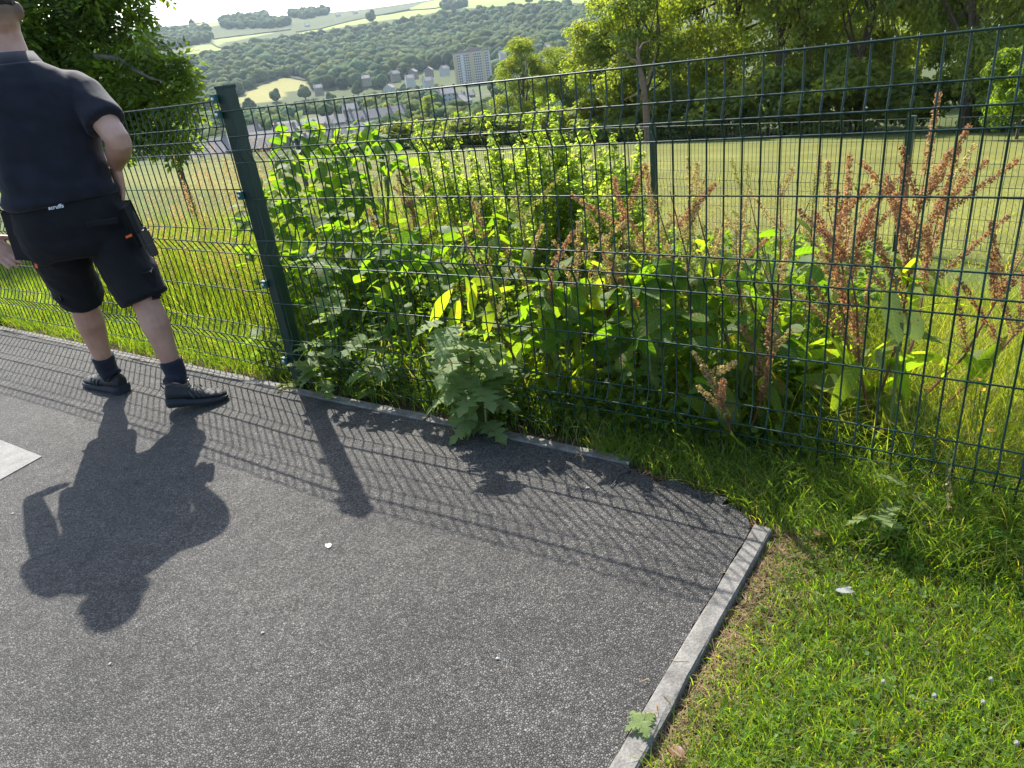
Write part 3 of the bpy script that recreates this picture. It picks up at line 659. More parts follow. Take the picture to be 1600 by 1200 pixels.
# ---------------------------------------------------------------- town in the valley
M_ROOF = plain('slate_roof', (0.15, 0.14, 0.135), 0.8, 0.3, noise=0.25, nscale=0.9)
M_ROOF2 = plain('pale_tiled_roof', (0.22, 0.20, 0.185), 0.8, 0.3, noise=0.2, nscale=0.9)
M_STONE = plain('house_stone', (0.24, 0.205, 0.165), 0.9, 0.2, noise=0.2, nscale=0.6)
M_RENDER = plain('pale_render', (0.42, 0.40, 0.37), 0.85, 0.2)
M_WIN = plain('window_glass_dark', (0.03, 0.035, 0.045), 0.15, 0.6)
M_FRAME = plain('white_frame', (0.7, 0.7, 0.7), 0.6)
def house_meshes(L_, W_, H_, R_h, chim=2, win=True):
    o = {}
    o['wall'] = MB().add([(-L_ / 2, -W_ / 2, -3), (L_ / 2, -W_ / 2, -3), (L_ / 2, W_ / 2, -3), (-L_ / 2, W_ / 2, -3), (-L_ / 2, -W_ / 2, H_), (L_ / 2, -W_ / 2, H_), (L_ / 2, W_ / 2, H_), (-L_ / 2, W_ / 2, H_), (-L_ / 2, 0, H_ + R_h - 0.12), (L_ / 2, 0, H_ + R_h - 0.12)],
                        [(0, 1, 5, 4), (2, 3, 7, 6), (1, 2, 6, 9, 5), (3, 0, 4, 8, 7)])
    e = 0.4; k = R_h / (W_ / 2)
    y0 = W_ / 2 + e; z0 = H_ - e * k; x0 = L_ / 2 + 0.3; th = 0.16
    o['roof'] = MB().add([(-x0, -y0, z0), (x0, -y0, z0), (x0, 0, H_ + R_h), (-x0, 0, H_ + R_h), (-x0, -y0, z0 + th), (x0, -y0, z0 + th), (x0, 0, H_ + R_h + th), (-x0, 0, H_ + R_h + th), (-x0, y0, z0), (x0, y0, z0), (-x0, y0, z0 + th), (x0, y0, z0 + th)],
                        [(4, 5, 6, 7), (7, 6, 11, 10), (0, 1, 5, 4), (8, 10, 11, 9), (0, 4, 7, 10, 8, 3), (1, 2, 9, 11, 6, 5), (0, 3, 2, 1), (3, 8, 9, 2)])
    o['chimney'] = MB().box((0, 0, 0), (0.9, 0.7, 1.7)).box((0, 0, 0.9), (1.05, 0.85, 0.15)).tube([(-0.2, 0, 0.95), (-0.2, 0, 1.35)], 0.13, 6).tube([(0.2, 0, 0.95), (0.2, 0, 1.35)], 0.13, 6)
    o['chx'] = [(-L_ / 2 + 0.7 + (L_ - 1.4) * c / max(1, chim - 1)) for c in range(chim)]
    o['wins'] = [(x, z) for z in (1.4, 4.1) if z < H_ - 0.5 for x in np.arange(-L_ / 2 + 1.6, L_ / 2 - 1, 2.9)] if win else []
    o['dim'] = (L_, W_, H_, R_h)
    for n in ('wall', 'roof', 'chimney'): o[n] = o[n].mesh(n)
    return o
WINM = MB().box((0, 0, 0), (1.1, 0.08, 1.3)).mesh('window'); WINM.materials.append(M_WIN)
WFR = MB().box((0, -0.05, 0.69), (1.3, 0.1, 0.08)).box((0, -0.05, -0.69), (1.3, 0.14, 0.1)).box((-0.6, -0.05, 0), (0.09, 0.1, 1.3)).box((0.6, -0.05, 0), (0.09, 0.1, 1.3)).box((0, -0.05, 0), (0.06, 0.1, 1.3)).mesh('frame'); WFR.materials.append(M_FRAME)
H1 = house_meshes(9, 8, 5.4, 3.0); H2 = house_meshes(24, 8.5, 5.6, 3.2, 5); H3 = house_meshes(12, 9, 5.2, 3.4, 2); H4 = house_meshes(42, 12, 4.5, 3.2, 0)
def house(label, Hm, px, py, D, yaw, wall, roof, dz=0.0, s=1.0, group='houses in the valley'):
    """eaves pixel, distance and yaw: the base stands wherever that puts it, walls run on into the slope"""
    P = at_d(px, py, D); L_, W_, H_, R_h = Hm['dim']
    t = thing('house', label, 'house', (P[0], P[1], P[2] - H_ * s), yaw, group); t.scale = (s, s, s)
    w_ = obj('wall', Hm['wall'].copy() if Hm['wall'].materials and Hm['wall'].materials[0] != wall else Hm['wall'], None, t)
    if w_.data.materials: w_.data.materials[0] = wall
    else: w_.data.materials.append(wall)
    rm = Hm['roof'].copy() if Hm['roof'].materials and Hm['roof'].materials[0] != roof else Hm['roof']
    rf = obj('roof', rm, None, t)
    if rm.materials: rm.materials[0] = roof
    else: rm.materials.append(roof)
    for x in Hm['chx']: obj('chimney', Hm['chimney'], M_STONE, rf, (x, 0.25, H_ + R_h + 0.4))
    if D < 700:
        for x, z in Hm['wins']:
            f = obj('window', WINM, None, t, (x, -W_ / 2 - 0.02, z)); obj('frame', WFR, None, f)
    return t
yaw0 = R_(12)
house('nearest pale-roofed bungalow just left of the tall fence post', H3, 318, 246, 170, R_(32), M_STONE, M_ROOF2, s=1.0)
house('grey hipped roof just right of the tall fence post', H3, 412, 228, 190, R_(-28), M_STONE, M_ROOF, s=0.95)
house('low grey roof below the hipped one right of the fence post', H2, 455, 234, 200, R_(8), M_RENDER, M_ROOF2, s=0.75)
house('long grey-roofed terrace below the big shed', H2, 500, 224, 215, R_(18), M_STONE, M_ROOF, s=0.8)
house('house roof at the right end of the near roofs', H3, 556, 224, 215, R_(-15), M_STONE, M_ROOF2, s=0.8)
house('small roofs seen under the left tree', H3, 215, 236, 190, R_(30), M_STONE, M_ROOF, s=0.8)
house('pale wall cottage low under the left tree', H1, 252, 232, 210, R_(-10), M_RENDER, M_ROOF, s=0.9)
house('big grey industrial shed above the near roofs', H4, 487, 194, 330, R_(6), M_STONE, M_ROOF, s=0.75, group='sheds in the valley')
house('pale low shed right of the big industrial one', H1, 527, 191, 300, R_(6), M_RENDER, M_ROOF2, s=0.9, group='sheds in the valley')
house('row of low white houses left of the round valley tree', H2, 590, 182, 300, R_(14), M_RENDER, M_ROOF, s=0.9)
house('long pale terrace left of the white houses', H2, 562, 186, 300, R_(14), M_STONE, M_ROOF2, s=0.8)
house('gabled white house below the tower block', H1, 722, 158, 420, R_(60), M_RENDER, M_ROOF2, s=1.0)
house('stone villa under the tower block', H2, 722, 150, 620, R_(10), M_STONE, M_ROOF2, s=0.85)
house('flat grey works building right of the villa', H4, 760, 150, 640, R_(8), M_STONE, M_ROOF, s=0.45)
house('white bay-fronted house just left of the villa', H3, 697, 146, 560, R_(10), M_RENDER, M_ROOF2, s=1.1)
sm_h = [('house high at the left of the tower block', 617, 115, 860, 30, M_STONE), ('gabled house in the trees left of the tower block', 645, 112, 860, 70, M_STONE), ('tall narrow stone house nearest the tower block', 670, 109, 860, 80, M_STONE), ('house on the wood edge just left of the tower block', 694, 107, 880, 40, M_RENDER), ('white house low on the hill left of the tower', 608, 137, 700, 75, M_RENDER), ('house below the gabled one', 640, 122, 760, 10, M_RENDER), ('house right of the pale low house', 668, 126, 720, 20, M_RENDER), ('house by the yellow field', 497, 137, 820, 15, M_STONE), ('house at the left of the white row', 547, 170, 480, 20, M_RENDER), ('pale house near the hillside wood edge', 572, 122, 860, 0, M_STONE),
        ('left house in the clearing above the tower', 824, 77, 1050, 10, M_STONE), ('right house in the clearing above the tower', 855, 73, 1060, 30, M_STONE), ('pale house in the hillside trees', 785, 83, 1020, 15, M_RENDER), ('top house of the stepped terrace', 926, 98, 560, 40, M_STONE), ('second house of the stepped terrace', 912, 104, 540, 40, M_STONE), ('third house of the stepped terrace', 900, 106, 540, 40, M_STONE), ('white house under the stepped terrace', 930, 124, 420, 20, M_RENDER), ('last house of the stepped terrace', 940, 108, 520, 40, M_STONE)]
for lb, px, py, D, yw, wl in sm_h:
    house('small distant ' + lb, H1, px, py, D, R_(yw), wl, M_ROOF2, s=1.0)
for lb, px, py in (('long farm roof on the skyline', 425, 31), ('farm building right of the skyline farm', 442, 30), ('white farmhouse at the hilltop wood', 528, 24), ('pale farm building in the high pasture', 555, 20), ('low farm shed below the hilltop wood', 480, 40)):
    p = hit(px, py + 2); D = math.hypot(p[0], p[1]); house('tiny ' + lb, H1, px, py, D, R_(15), M_RENDER, M_ROOF2, s=1.3, group='farm buildings on the hilltop')
for lb, px, py, D, yw, rf_ in (('grey roof between the hipped one and the low one', 432, 222, 230, 50, M_ROOF), ('pale roof behind the long terrace', 478, 212, 250, -20, M_ROOF2), ('grey gable behind the post top', 385, 214, 240, 20, M_ROOF), ('grey roof right of the long terrace', 530, 212, 250, 30, M_ROOF), ('pale cottage roof by the field end', 590, 205, 230, 0, M_ROOF2), ('roof above the low grey one', 452, 208, 270, 10, M_ROOF2)):
    house(lb + ' in the valley', H1, px, py, D, R_(yw), M_STONE, rf_, s=1.0)
# tower block
M_TW = plain('tower_panel', (0.46, 0.41, 0.36), 0.8); M_TO = plain('tower_ochre', (0.46, 0.34, 0.17), 0.8); M_TD = plain('tower_top', (0.22, 0.17, 0.145), 0.8)
Dt = 960.0; pb = at_d(742, 131, Dt); wpx = Dt / F_PX * 0.93
TW, TDp, TH = 44.0, 16.0, 36.0
t = thing('tower_block', 'tall pale tower block of flats with ochre stripes below the wood', 'tower block', (pb[0], pb[1], pb[2]), R_(-7))
obj('wall', MB().box((0, 0, TH / 2 - 4), (TW, TDp, TH + 8)), M_TW, t)
rf = obj('roof', MB().box((0, 0, TH + 0.9), (TW + 0.6, TDp + 0.6, 1.8)), M_TD, t); obj('plant_room', MB().box((4, 0, TH + 3.2), (13, 9, 3.2)).box((-12, 0, TH + 2.6), (6, 7, 2.2)), M_TD, rf)
for x, wd in ((-TW / 2 + 2.6, 3.0), (0.5, 4.2), (TW / 2 - 7.5, 2.6)):
    obj('ochre_stripe', MB().box((x, -TDp / 2 - 0.08, TH / 2), (wd, 0.4, TH)), M_TO, t)
TWN = MB().box((0, 0, 0), (1.5, 0.3, 1.5)).mesh('window'); TWN.materials.append(M_WIN)
TBL = MB().box((0, -0.5, -0.35), (3.2, 1.0, 1.0)).mesh('balcony'); TBL.materials.append(M_FRAME)
for f in range(12):
    z = 1.9 + f * 2.85
    for x in (-16.5, -14.0, -8.0, -5.3, -3.0, 4.2, 6.6, 9.0, 11.4, 18.0, 20.3):
        obj('window', TWN, None, t, (x, -TDp / 2 - 0.06, z))
    obj('balcony', TBL, None, t, (-11.2, -TDp / 2, z))
# ---------------------------------------------------------------- near tree at the left
def spray_leaves(CC, CR, n, leaf, seed, base, k=7):
    r = np.random.default_rng(seed); wt = CR ** 2 / (CR ** 2).sum(); idx = r.choice(len(CC), n, p=wt)
    d = unit(r.normal(size=(n, 3)) + np.array([0, 0, 0.15])); P0 = CC[idx] + d * (CR[idx] * r.uniform(0.35, 1.05, n))[:, None]
    dr = unit(d * 0.6 + r.normal(0, 0.5, (n, 3)) + np.array([0, 0, -0.35])); side = unit(np.cross(dr, r.normal(size=(n, 3)) * 0.4 + np.array([0, 0, 1.0])))
    up = unit(np.cross(side, dr)); P = []; T = []; NV = []
    for j in range(k):
        f = j / (k - 1); sg = 0 if j == k - 1 else (1 if j % 2 else -1)
        P.append(P0 + dr * (leaf * 2.4 * f)[..., None] if False else P0 + dr * leaf * 2.4 * f + side * sg * leaf * 0.45); T.append(unit(dr * 0.7 + side * sg * 0.8)); NV.append(unit(up + r.normal(0, 0.22, (n, 3))))
    P = np.concatenate(P); T = np.concatenate(T); NV = np.concatenate(NV); B = unit(np.cross(NV, T)); m = len(P); s = (leaf * r.uniform(0.7, 1.2, m))[:, None]
    V = np.empty((m, 4, 3)); V[:, 0] = P - T * s * 0.5; V[:, 1] = P + B * s * 0.27 + NV * s * 0.05; V[:, 2] = P + T * s * 0.55; V[:, 3] = P - B * s * 0.27 + NV * s * 0.05
    i = np.arange(m)[:, None] * 4; F = np.concatenate([i + np.array([0, 1, 2]), i + np.array([0, 2, 3])], 0)
    cl = np.tile(leaf_colors(n, base, r, 0.2, 0.1), (k, 1))
    return mesh_np('crown', V.reshape(-1, 3), F, False, np.repeat(cl, 4, 0))
TL = place(120, 330, 12.0)
lob = [(60, 60, .62, 12), (135, 35, .6, 11.6), (195, 40, .42, 11.5), (215, 105, .42, 11), (255, 115, .34, 10.8), (272, 165, .36, 10.8), (285, 205, .26, 10.8), (225, 165, .45, 11), (170, 120, .5, 11.5), (140, 190, .5, 11.6), (90, 140, .6, 12), (60, 200, .6, 12), (100, 225, .45, 11.8), (200, 205, .40, 11.2), (250, 225, .28, 11), (20, 190, .6, 12), (0, 110, .7, 12.2), (-80, 40, .9, 12), (-90, 180, .8, 12), (100, -30, .7, 12), (200, -20, .3, 11.6), (0, -60, .9, 12.2), (150, -90, .8, 12.2), (60, -140, 1.0, 12.4), (-60, -120, 1., 12.4), (296, 130, .16, 10.7), (290, 95, .14, 10.7), (218, 15, .2, 11.4)]
CC = np.array([at_d(x, y, D) for x, y, R, D in lob]); CRR = np.array([R for *_, R, D in lob]); CRR = np.array([l[2] for l in lob])
r = np.random.default_rng(5); c2 = []; r2 = []
for c, R in zip(CC, CRR):
    for _ in range(9):
        c2.append(c + unit(r.normal(size=3)) * R * r.uniform(0.3, 0.95)); r2.append(R * r.uniform(0.25, 0.5))
c2 = np.array(c2); r2 = np.array(r2)
t = thing('ash_tree', 'leafy green tree behind the man at the left, its branches overhanging the fence', 'tree', TL, 0.0)
me = spray_leaves(c2 - TL, r2, 6200, 0.10, 6, (0.105, 0.15, 0.028)); me.materials.append(M_TLEAF); obj('crown', me, None, t)
tgt = [c - TL for c in CC]
tr = limb_mesh('trunk', (0, 0, -0.4), (-0.5, 0.3, 4.2), 0.17, tgt, 9, 8); tr.materials.append(M_BARK); obj('trunk', tr, None, t)
bp_ = [at_d(150, 88, 11.2) - TL, at_d(185, 92, 10.9) - TL, at_d(208, 108, 10.7) - TL, at_d(235, 122, 10.6) - TL, at_d(258, 128, 10.5) - TL]
obj('bare_branch', MB().tube(bp_, [0.035, 0.032, 0.026, 0.016, 0.006], 7), plain('grey_branch', (0.11, 0.09, 0.07), 0.9, noise=0.3), t)
p2 = place(298, 292, 13.0); ps = MB().tube([(0, 0, -0.2), (-0.06, 0, 0.3), (-0.12, 0.05, 0.9), (-0.2, 0.1, 1.6)], [0.07, 0.06, 0.05, 0.03], 7)
t2 = thing('young_tree', 'slim young tree stem between the big tree and the fence post', 'tree', p2, 0.0); obj('trunk', ps, M_BARK, t2)
yc = np.array([(-0.2, 0.1, 1.75), (-0.35, 0, 1.65), (-0.1, 0, 2.0)]); me = spray_leaves(yc, np.array([0.3, 0.25, 0.3]), 200, 0.085, 16, (0.10, 0.145, 0.028)); me.materials.append(M_TLEAF); obj('crown', me, None, t2)

# ---------------------------------------------------------------- plant parts
def base_at(px, n, up=0.0):
    """ground point n metres behind the fence seen in the column through photograph x = px at about the plant's foot"""
    lo, hi = -9.0, 6.0
    for _ in range(50):
        m_ = (lo + hi) / 2; p = fence_pt(m_, n); p[2] = float(near_h(p[0], p[1])) + up
        if proj(p)[0] < px: lo = m_
        else: hi = m_
    p[2] -= up; return p
def at_n(px, py, n):
    """point of the sight line lying n metres behind the fence plane"""
    d = ray(px, py); k = (n - ((CAM[0] - FX0) * FN[0] + (CAM[1] - FY0) * FN[1])) / (d[0] * FN[0] + d[1] * FN[1]); return CAM + d * k
def leaf_mesh(name, L_, prof, rows=7, wave=0.0, droop=0.3, fold=0.15, seed=0, mat=None):
    r = np.random.default_rng(seed); V = []; F = []
    for i in range(rows):
        t_ = i / (rows - 1); x = L_ * (t_ - 0.12 * droop * t_ * t_); z = -droop * L_ * t_ ** 1.8 * 0.6; wd = prof(t_) * L_
        for j in (-1, 0, 1):
            V.append((x, j * wd, z + abs(j) * wd * fold + (wave * L_ * math.sin(5.5 * i + j * 1.3 + seed) if j else 0) + r.normal(0, 0.004) * L_))
    for i in range(rows - 1):
        for j in range(2):
            a = i * 3 + j; F += [(a, a + 3, a + 4), (a, a + 4, a + 1)]
    me = mesh_np(name, np.array(V), np.array(F), True)
    if mat: me.materials.append(mat)
    return me
lance = lambda w_: (lambda t_: w_ * (math.sin(math.pi * min(1, 0.06 + 0.94 * t_)) ** 0.75) * (1.12 - 0.45 * t_))
ovate = lambda w_: (lambda t_: w_ * (math.sin(math.pi * min(1, 0.12 + 0.88 * t_ ** 0.8)) ** 0.7))
M_DOCK = leafmat('dock_leaf', (0.085, 0.14, 0.018), (0.15, 0.20, 0.026), (2.8, 2.8, 0.5), 0.62, 0.55)
M_DOCKP = leafmat('dock_leaf_pale_spotted', (0.11, 0.15, 0.07), (0.15, 0.19, 0.09), (1.4, 1.6, 0.6), 0.35, 0.5, spots=True)
M_BUSH = leafmat('bush_leaf', (0.045, 0.10, 0.012), (0.095, 0.155, 0.018), (2.8, 3.1, 0.45), 0.55, 0.55)
M_GREY = leafmat('grey_green_leaf', (0.13, 0.19, 0.06), (0.17, 0.23, 0.085), (1.8, 2.1, 0.6), 0.45, 0.6)
M_STEMR = plain('red_stem', (0.16, 0.055, 0.03), 0.55, noise=0.4, nscale=25)
M_STEMG = plain('green_stem', (0.10, 0.14, 0.04), 0.55, noise=0.3, nscale=25)
M_SEEDR = leafmat('red_seed', (0.26, 0.125, 0.07), (0.37, 0.22, 0.125), (1.7, 1.4, 0.9), 0.4, 0.6)
M_SEEDT = leafmat('tan_seed', (0.32, 0.23, 0.11), (0.42, 0.33, 0.17), (1.6, 1.5, 0.8), 0.4, 0.6)
M_SEEDG = leafmat('green_seed', (0.20, 0.22, 0.07), (0.28, 0.26, 0.10), (1.7, 1.7, 0.6), 0.4, 0.6)
DL = [leaf_mesh('leaf', 0.22, lance(0.15), 8, 0.02, 0.5, 0.2, 1), leaf_mesh('leaf', 0.24, lance(0.17), 8, 0.03, 0.9, 0.15, 2), leaf_mesh('leaf', 0.18, ovate(0.24), 8, 0.03, 0.35, 0.12, 3), leaf_mesh('leaf', 0.26, lance(0.12), 8, 0.012, 0.2, 0.25, 4)]
for m_ in DL: m_.materials.append(M_DOCK)
BL = [leaf_mesh('leaf', 0.12, ovate(0.30), 7, 0.015, 0.4, 0.15, 11), leaf_mesh('leaf', 0.105, ovate(0.36), 7, 0.02, 0.2, 0.12, 12), leaf_mesh('leaf', 0.14, ovate(0.26), 7, 0.015, 0.7, 0.2, 13)]
for m_ in BL: m_.materials.append(M_BUSH)
def spike_mesh(seed, mat, L_=0.30, whorls=26, per=11):
    r = np.random.default_rng(seed); P = []; NV = []
    for k in range(whorls):
        t_ = k / whorls; z = L_ * (t_ ** 0.9) + r.normal(0, 0.002); rad = (0.011 * (1 - 0.55 * t_) + 0.002)
        for j in range(per):
            a = r.uniform(0, 6.28); q = rad * r.uniform(0.5, 1.15); P.append((q * math.cos(a), q * math.sin(a), z + r.normal(0, 0.0022))); NV.append((math.cos(a), math.sin(a), r.normal(0, 0.6)))
    P = np.array(P); NV = unit(np.array(NV) + r.normal(0, 0.5, P.shape))
    V, F = leaf_quads(P, NV, 0.0105, r, 0.85, 0.2)
    mb = MB().tube([(0, 0, 0), (0, 0, L_)], [0.0018, 0.0008], 4, cap=False)
    n0 = len(V); V2 = np.array(mb.v); F2 = np.array([[f[0], f[1], f[2]] for f in mb.f] + [[f[0], f[2], f[3]] for f in mb.f]) + n0
    me = mesh_np('seed_spike', np.concatenate([V, V2]), np.concatenate([F, F2])); me.materials.append(mat); return me
SPK = {'r': [spike_mesh(k, M_SEEDR) for k in (1, 2, 3)], 't': [spike_mesh(k, M_SEEDT, 0.26, 22, 8) for k in (4, 5, 6)], 'g': [spike_mesh(k, M_SEEDG, 0.26, 20, 8) for k in (7, 8, 9)]}
def aim(o, dirv, roll=0.0, axis='Z'):
    o.rotation_mode = 'QUATERNION'
    q = Vector(dirv).to_track_quat(axis, 'Y' if axis != 'Y' else 'Z'); o.rotation_quaternion = q @ Matrix.Rotation(roll, 3, axis).to_quaternion()
def put_leaf(me, parent, p, yaw, pitch, roll, s, name='leaf'):
    o = obj(name, me, None, parent, p, None, s); o.rotation_euler = (roll, -pitch, yaw); return o
def dock(label, px, n, h, n_stem, n_leaf, n_spk, mix, seed, spread=0.12, leafs=1.0, lean=(0, 0), group='dock plants behind the fence', spk=1.0, low=0.05):
    r = np.random.default_rng(seed); b = base_at(px, n, h * 0.4); t = thing('dock_plant', label, 'dock plant', b, 0, group)
    for k in range(n_stem):
        a = r.uniform(0, 6.28); hh = h * r.uniform(0.8, 1.0) if k else h; top = np.array([math.cos(a) * spread * (k > 0) * 1.6 + lean[0], math.sin(a) * spread * (k > 0) * 1.6 + lean[1], hh])
        P = [np.array([math.cos(a) * 0.02, math.sin(a) * 0.02, -0.03]) + (top - np.array([0, 0, 0])) * f + np.array([r.normal(0, 0.012), r.normal(0, 0.012), 0]) * (0 < f < 1) for f in (0, 0.25, 0.5, 0.75, 1)]
        obj('stem', MB().tube(P, [0.006, 0.0052, 0.0044, 0.0032, 0.0013], 6), M_STEMR, t)
        pos = lambda f: np.array([np.interp(f, (0, 0.25, 0.5, 0.75, 1), [p[i] for p in P]) for i in range(3)])
        for j in range(n_leaf // n_stem):
            f = r.uniform(low, 0.78) ; p = pos(f); yaw = r.uniform(0, 6.28); s = leafs * (1.25 - 0.9 * f) * r.uniform(0.7, 1.15)
            put_leaf(DL[r.choice(4, p=[0.3, 0.25, 0.3, 0.15])], t, p, yaw, r.choice([r.uniform(-1.0, 0.1), r.uniform(0.2, 1.15)]), r.normal(0, 0.7), s)
        for j in range(n_spk // n_stem):
            f = r.uniform(0.5, 1.0); p = pos(f); yaw = r.uniform(0, 6.28); el = r.uniform(0.6, 1.25) if f < 0.97 else 1.5
            c = mix[r.integers(len(mix))]; o = obj('seed_spike', SPK[c][r.integers(3)], None, t, p, None, (0.92, 0.92, spk * (1.45 - 0.75 * f) * r.uniform(0.7, 1.1)))
            aim(o, (math.cos(yaw) * math.cos(el), math.sin(yaw) * math.cos(el), math.sin(el)), r.uniform(0, 6.28))
    return t
dock('tall dock with rusty red seed spikes, right of the middle dock group', 1395, 0.32, 0.95, 4, 52, 44, 'rrrt', 1, 0.16, 1.0, (0.05, 0.0), spk=1.1)
dock('dock whose longest red spike leans out to the right edge', 1425, 0.42, 0.68, 2, 12, 10, 'rrt', 2, 0.12, 0.9, (0.34, 0.02), spk=1.0)
dock('broad-leaved dock left of the reddest one', 1290, 0.40, 0.74, 3, 36, 6, 'tgg', 3, 0.16, 0.95)
dock('dock with tan seed heads in the middle of the right panel', 1200, 0.42, 0.92, 3, 33, 12, 'ttg', 4, 0.15, 0.92, spk=0.8)
dock('dock with red brown spikes by the field fence post', 1075, 0.75, 0.92, 3, 28, 16, 'rttg', 5, 0.16, 0.85, spk=0.8)
dock('low dock growing against the wires with orange brown spikes', 1175, 0.14, 0.46, 3, 24, 15, 'rtt', 6, 0.14, 0.95, (0.05, -0.03), spk=0.7)
dock('leafy dock with a leaning red stem at the centre right', 1120, 0.35, 0.92, 2, 26, 8, 'rtg', 7, 0.12, 0.9, (-0.14, 0.03))
dock('dock half hidden behind the long bright curled leaves', 835, 0.25, 0.92, 3, 42, 12, 'rtg', 8, 0.15, 0.9)
dock('dock with one bright upright leaf behind the centre wires', 930, 0.28, 0.84, 2, 32, 8, 'ttg', 16, 0.14, 0.9)
dock('pinkish seeding dock right of the leafy bush', 660, 1.0, 0.95, 4, 24, 22, 'rtt', 9, 0.2, 0.8, spk=0.75)
dock('seeding dock in front of the tall spires', 760, 0.9, 0.85, 4, 24, 18, 'rttg', 10, 0.2, 0.85, spk=0.75)
dock('dock between the two tallest spires and the wires', 905, 0.65, 0.72, 3, 18, 20, 'ttg', 11, 0.16, 1.0)
dock('small seeding dock low behind the centre wires', 985, 0.32, 0.84, 2, 26, 10, 'rtg', 12, 0.14, 0.95)
dock('dock rising at the field fence right of the centre', 1150, 1.3, 0.95, 3, 12, 12, 'ttg', 13, 0.2, 0.8, spk=0.8)
dock('dock in front of the field fence left of the reddest one', 1255, 1.2, 0.92, 3, 12, 10, 'rgg', 14, 0.2, 0.8, spk=0.8)
dock('red dock at the back left of the tall spires', 610, 1.5, 0.95, 3, 14, 14, 'rtg', 15, 0.2, 0.8, spk=0.75)
# dock with long bright curled leaves pushed against the wires
r = np.random.default_rng(31); b = base_at(725, 0.12, 0.2)
t = thing('dock_plant', 'dock with long curled bright yellow-green leaves against the wires', 'dock plant', b, 0, 'dock plants behind the fence')
p0 = at_n(718, 520, 0.1) - b; p1 = at_n(722, 440, 0.12) - b
obj('stem', MB().tube([(0, 0, -0.02), p0 * 0.5 + np.array([0, 0.0, 0.02]), p0, p1], [0.008, 0.007, 0.006, 0.003], 6), M_STEMR, t)
LONG = leaf_mesh('leaf', 0.25, lance(0.125), 10, 0.01, 0.85, 0.2, 21); LONG.materials.append(M_DOCK)
def leaf_from_to(parent, me, L_, a, c, roll, name='leaf'):
    a = np.array(a); d = np.array(c) - a; o = obj(name, me, None, parent, a, None, np.linalg.norm(d) / L_)
    x = Vector(d).normalized(); up = Vector((0, 0, 1)) if abs(x.z) < 0.93 else Vector((0.3, -1, 0)); y = up.cross(x).normalized(); z = x.cross(y)
    m3 = Matrix((x, y, z)).transposed() @ Matrix.Rotation(roll, 3, 'X'); o.rotation_mode = 'QUATERNION'; o.rotation_quaternion = m3.to_quaternion(); return o
BEND = leaf_mesh('leaf', 0.25, lance(0.13), 10, 0.012, 0.25, 0.2, 22); BEND.materials.append(M_DOCK)
for (ax, ay), (cx, cy), rl in (((705, 452), (664, 512), 0.5), ((727, 432), (748, 505), -0.7), ((655, 522), (637, 552), 0.4), ((660, 523), (674, 552), -0.5), ((716, 470), (700, 540), 0.9), ((738, 500), (775, 478), 0.2), ((735, 490), (742, 440), -0.4), ((712, 500), (680, 535), 0.2), ((720, 505), (690, 560), 1.1)):
    leaf_from_to(t, BEND, 0.25, at_n(ax, ay, 0.06) - b, at_n(cx, cy, 0.05) - b, rl)
# big pale spotted leaves hanging on the reddest dock
b = base_at(1400, 0.2, 0.3); t = thing('burdock_plant', 'plant with large pale drooping spotted leaves below the red dock', 'plant', b, 0)
obj('stem', MB().tube([(0, 0, -0.02), at_n(1402, 560, 0.16) - b, at_n(1400, 430, 0.15) - b], [0.006, 0.005, 0.003], 6), M_STEMG, t)
PALE = leaf_mesh('leaf', 0.25, lance(0.155), 10, 0.015, 0.3, 0.1, 23); PALE.materials.append(M_DOCKP)
PAL2 = leaf_mesh('leaf', 0.2, ovate(0.3), 9, 0.03, 0.3, 0.1, 24); PAL2.materials.append(M_DOCKP)
for (ax, ay), (cx, cy), rl, me, L_ in (((1392, 452), (1397, 560), 1.2, PALE, .25), ((1420, 488), (1434, 540), 1.0, PAL2, .2), ((1372, 545), (1380, 590), 1.0, PALE, .25)):
    leaf_from_to(t, me, L_, at_n(ax, ay, 0.13) - b, at_n(cx, cy, 0.12) - b, rl)
for i, (px, py, cx, cy) in enumerate(((1110, 575, 1098, 640), (1135, 590, 1150, 640), (1090, 600, 1060, 640), (1220, 590, 1245, 655))):
    pass
# leafy bush right of the post
def bush(label, px, n, h, rad, n_leaf, seed, group='broad-leaved bushes behind the fence', meshes=BL, stemmat=M_STEMG, sc=1.0):
    r = np.random.default_rng(seed); b = base_at(px, n, h * 0.5); t = thing('leafy_bush', label, 'bush', b, 0, group)
    for k in range(5):
        a = r.uniform(0, 6.28); top = np.array([math.cos(a) * rad * 0.6, math.sin(a) * rad * 0.6, h * r.uniform(0.75, 0.98)])
        obj('stem', MB().tube([(0.02 * math.cos(a), 0.02 * math.sin(a), -0.03), top * np.array([0.3, 0.3, 0.5]), top], [0.008, 0.006, 0.002], 5), stemmat, t)
    for k in range(n_leaf):
        d = unit(r.normal(size=3)); d[2] = abs(d[2]) if r.random() < 0.75 else d[2]; q = r.uniform(0.7, 1.0)
        p = np.array([d[0] * rad * q, d[1] * rad * q, h * 0.5 + d[2] * h * 0.5 * q]); yaw = math.atan2(d[1], d[0]) + r.normal(0, 0.7)
        put_leaf(meshes[r.integers(len(meshes))], t, p - np.array([math.cos(yaw), math.sin(yaw), 0]) * 0.05, yaw, r.uniform(-0.7, 0.5), r.normal(0, 0.5), sc * 0.72 * r.uniform(0.7, 1.2))
    return t
bush('big leafy green bush just right of the tall post', 505, 0.95, 1.30, 0.36, 260, 41)
bush('leafy bush at the right shoulder of the big bush', 590, 1.15, 1.28, 0.34, 230, 42)
bush('bush leaning on the wires beside the post', 445, 0.6, 1.0, 0.28, 150, 43)
bush('low dense bush under the big leafy bush', 560, 0.6, 0.78, 0.30, 150, 44)
bush('leafy bush low behind the post foot', 500, 0.45, 0.62, 0.26, 120, 45)
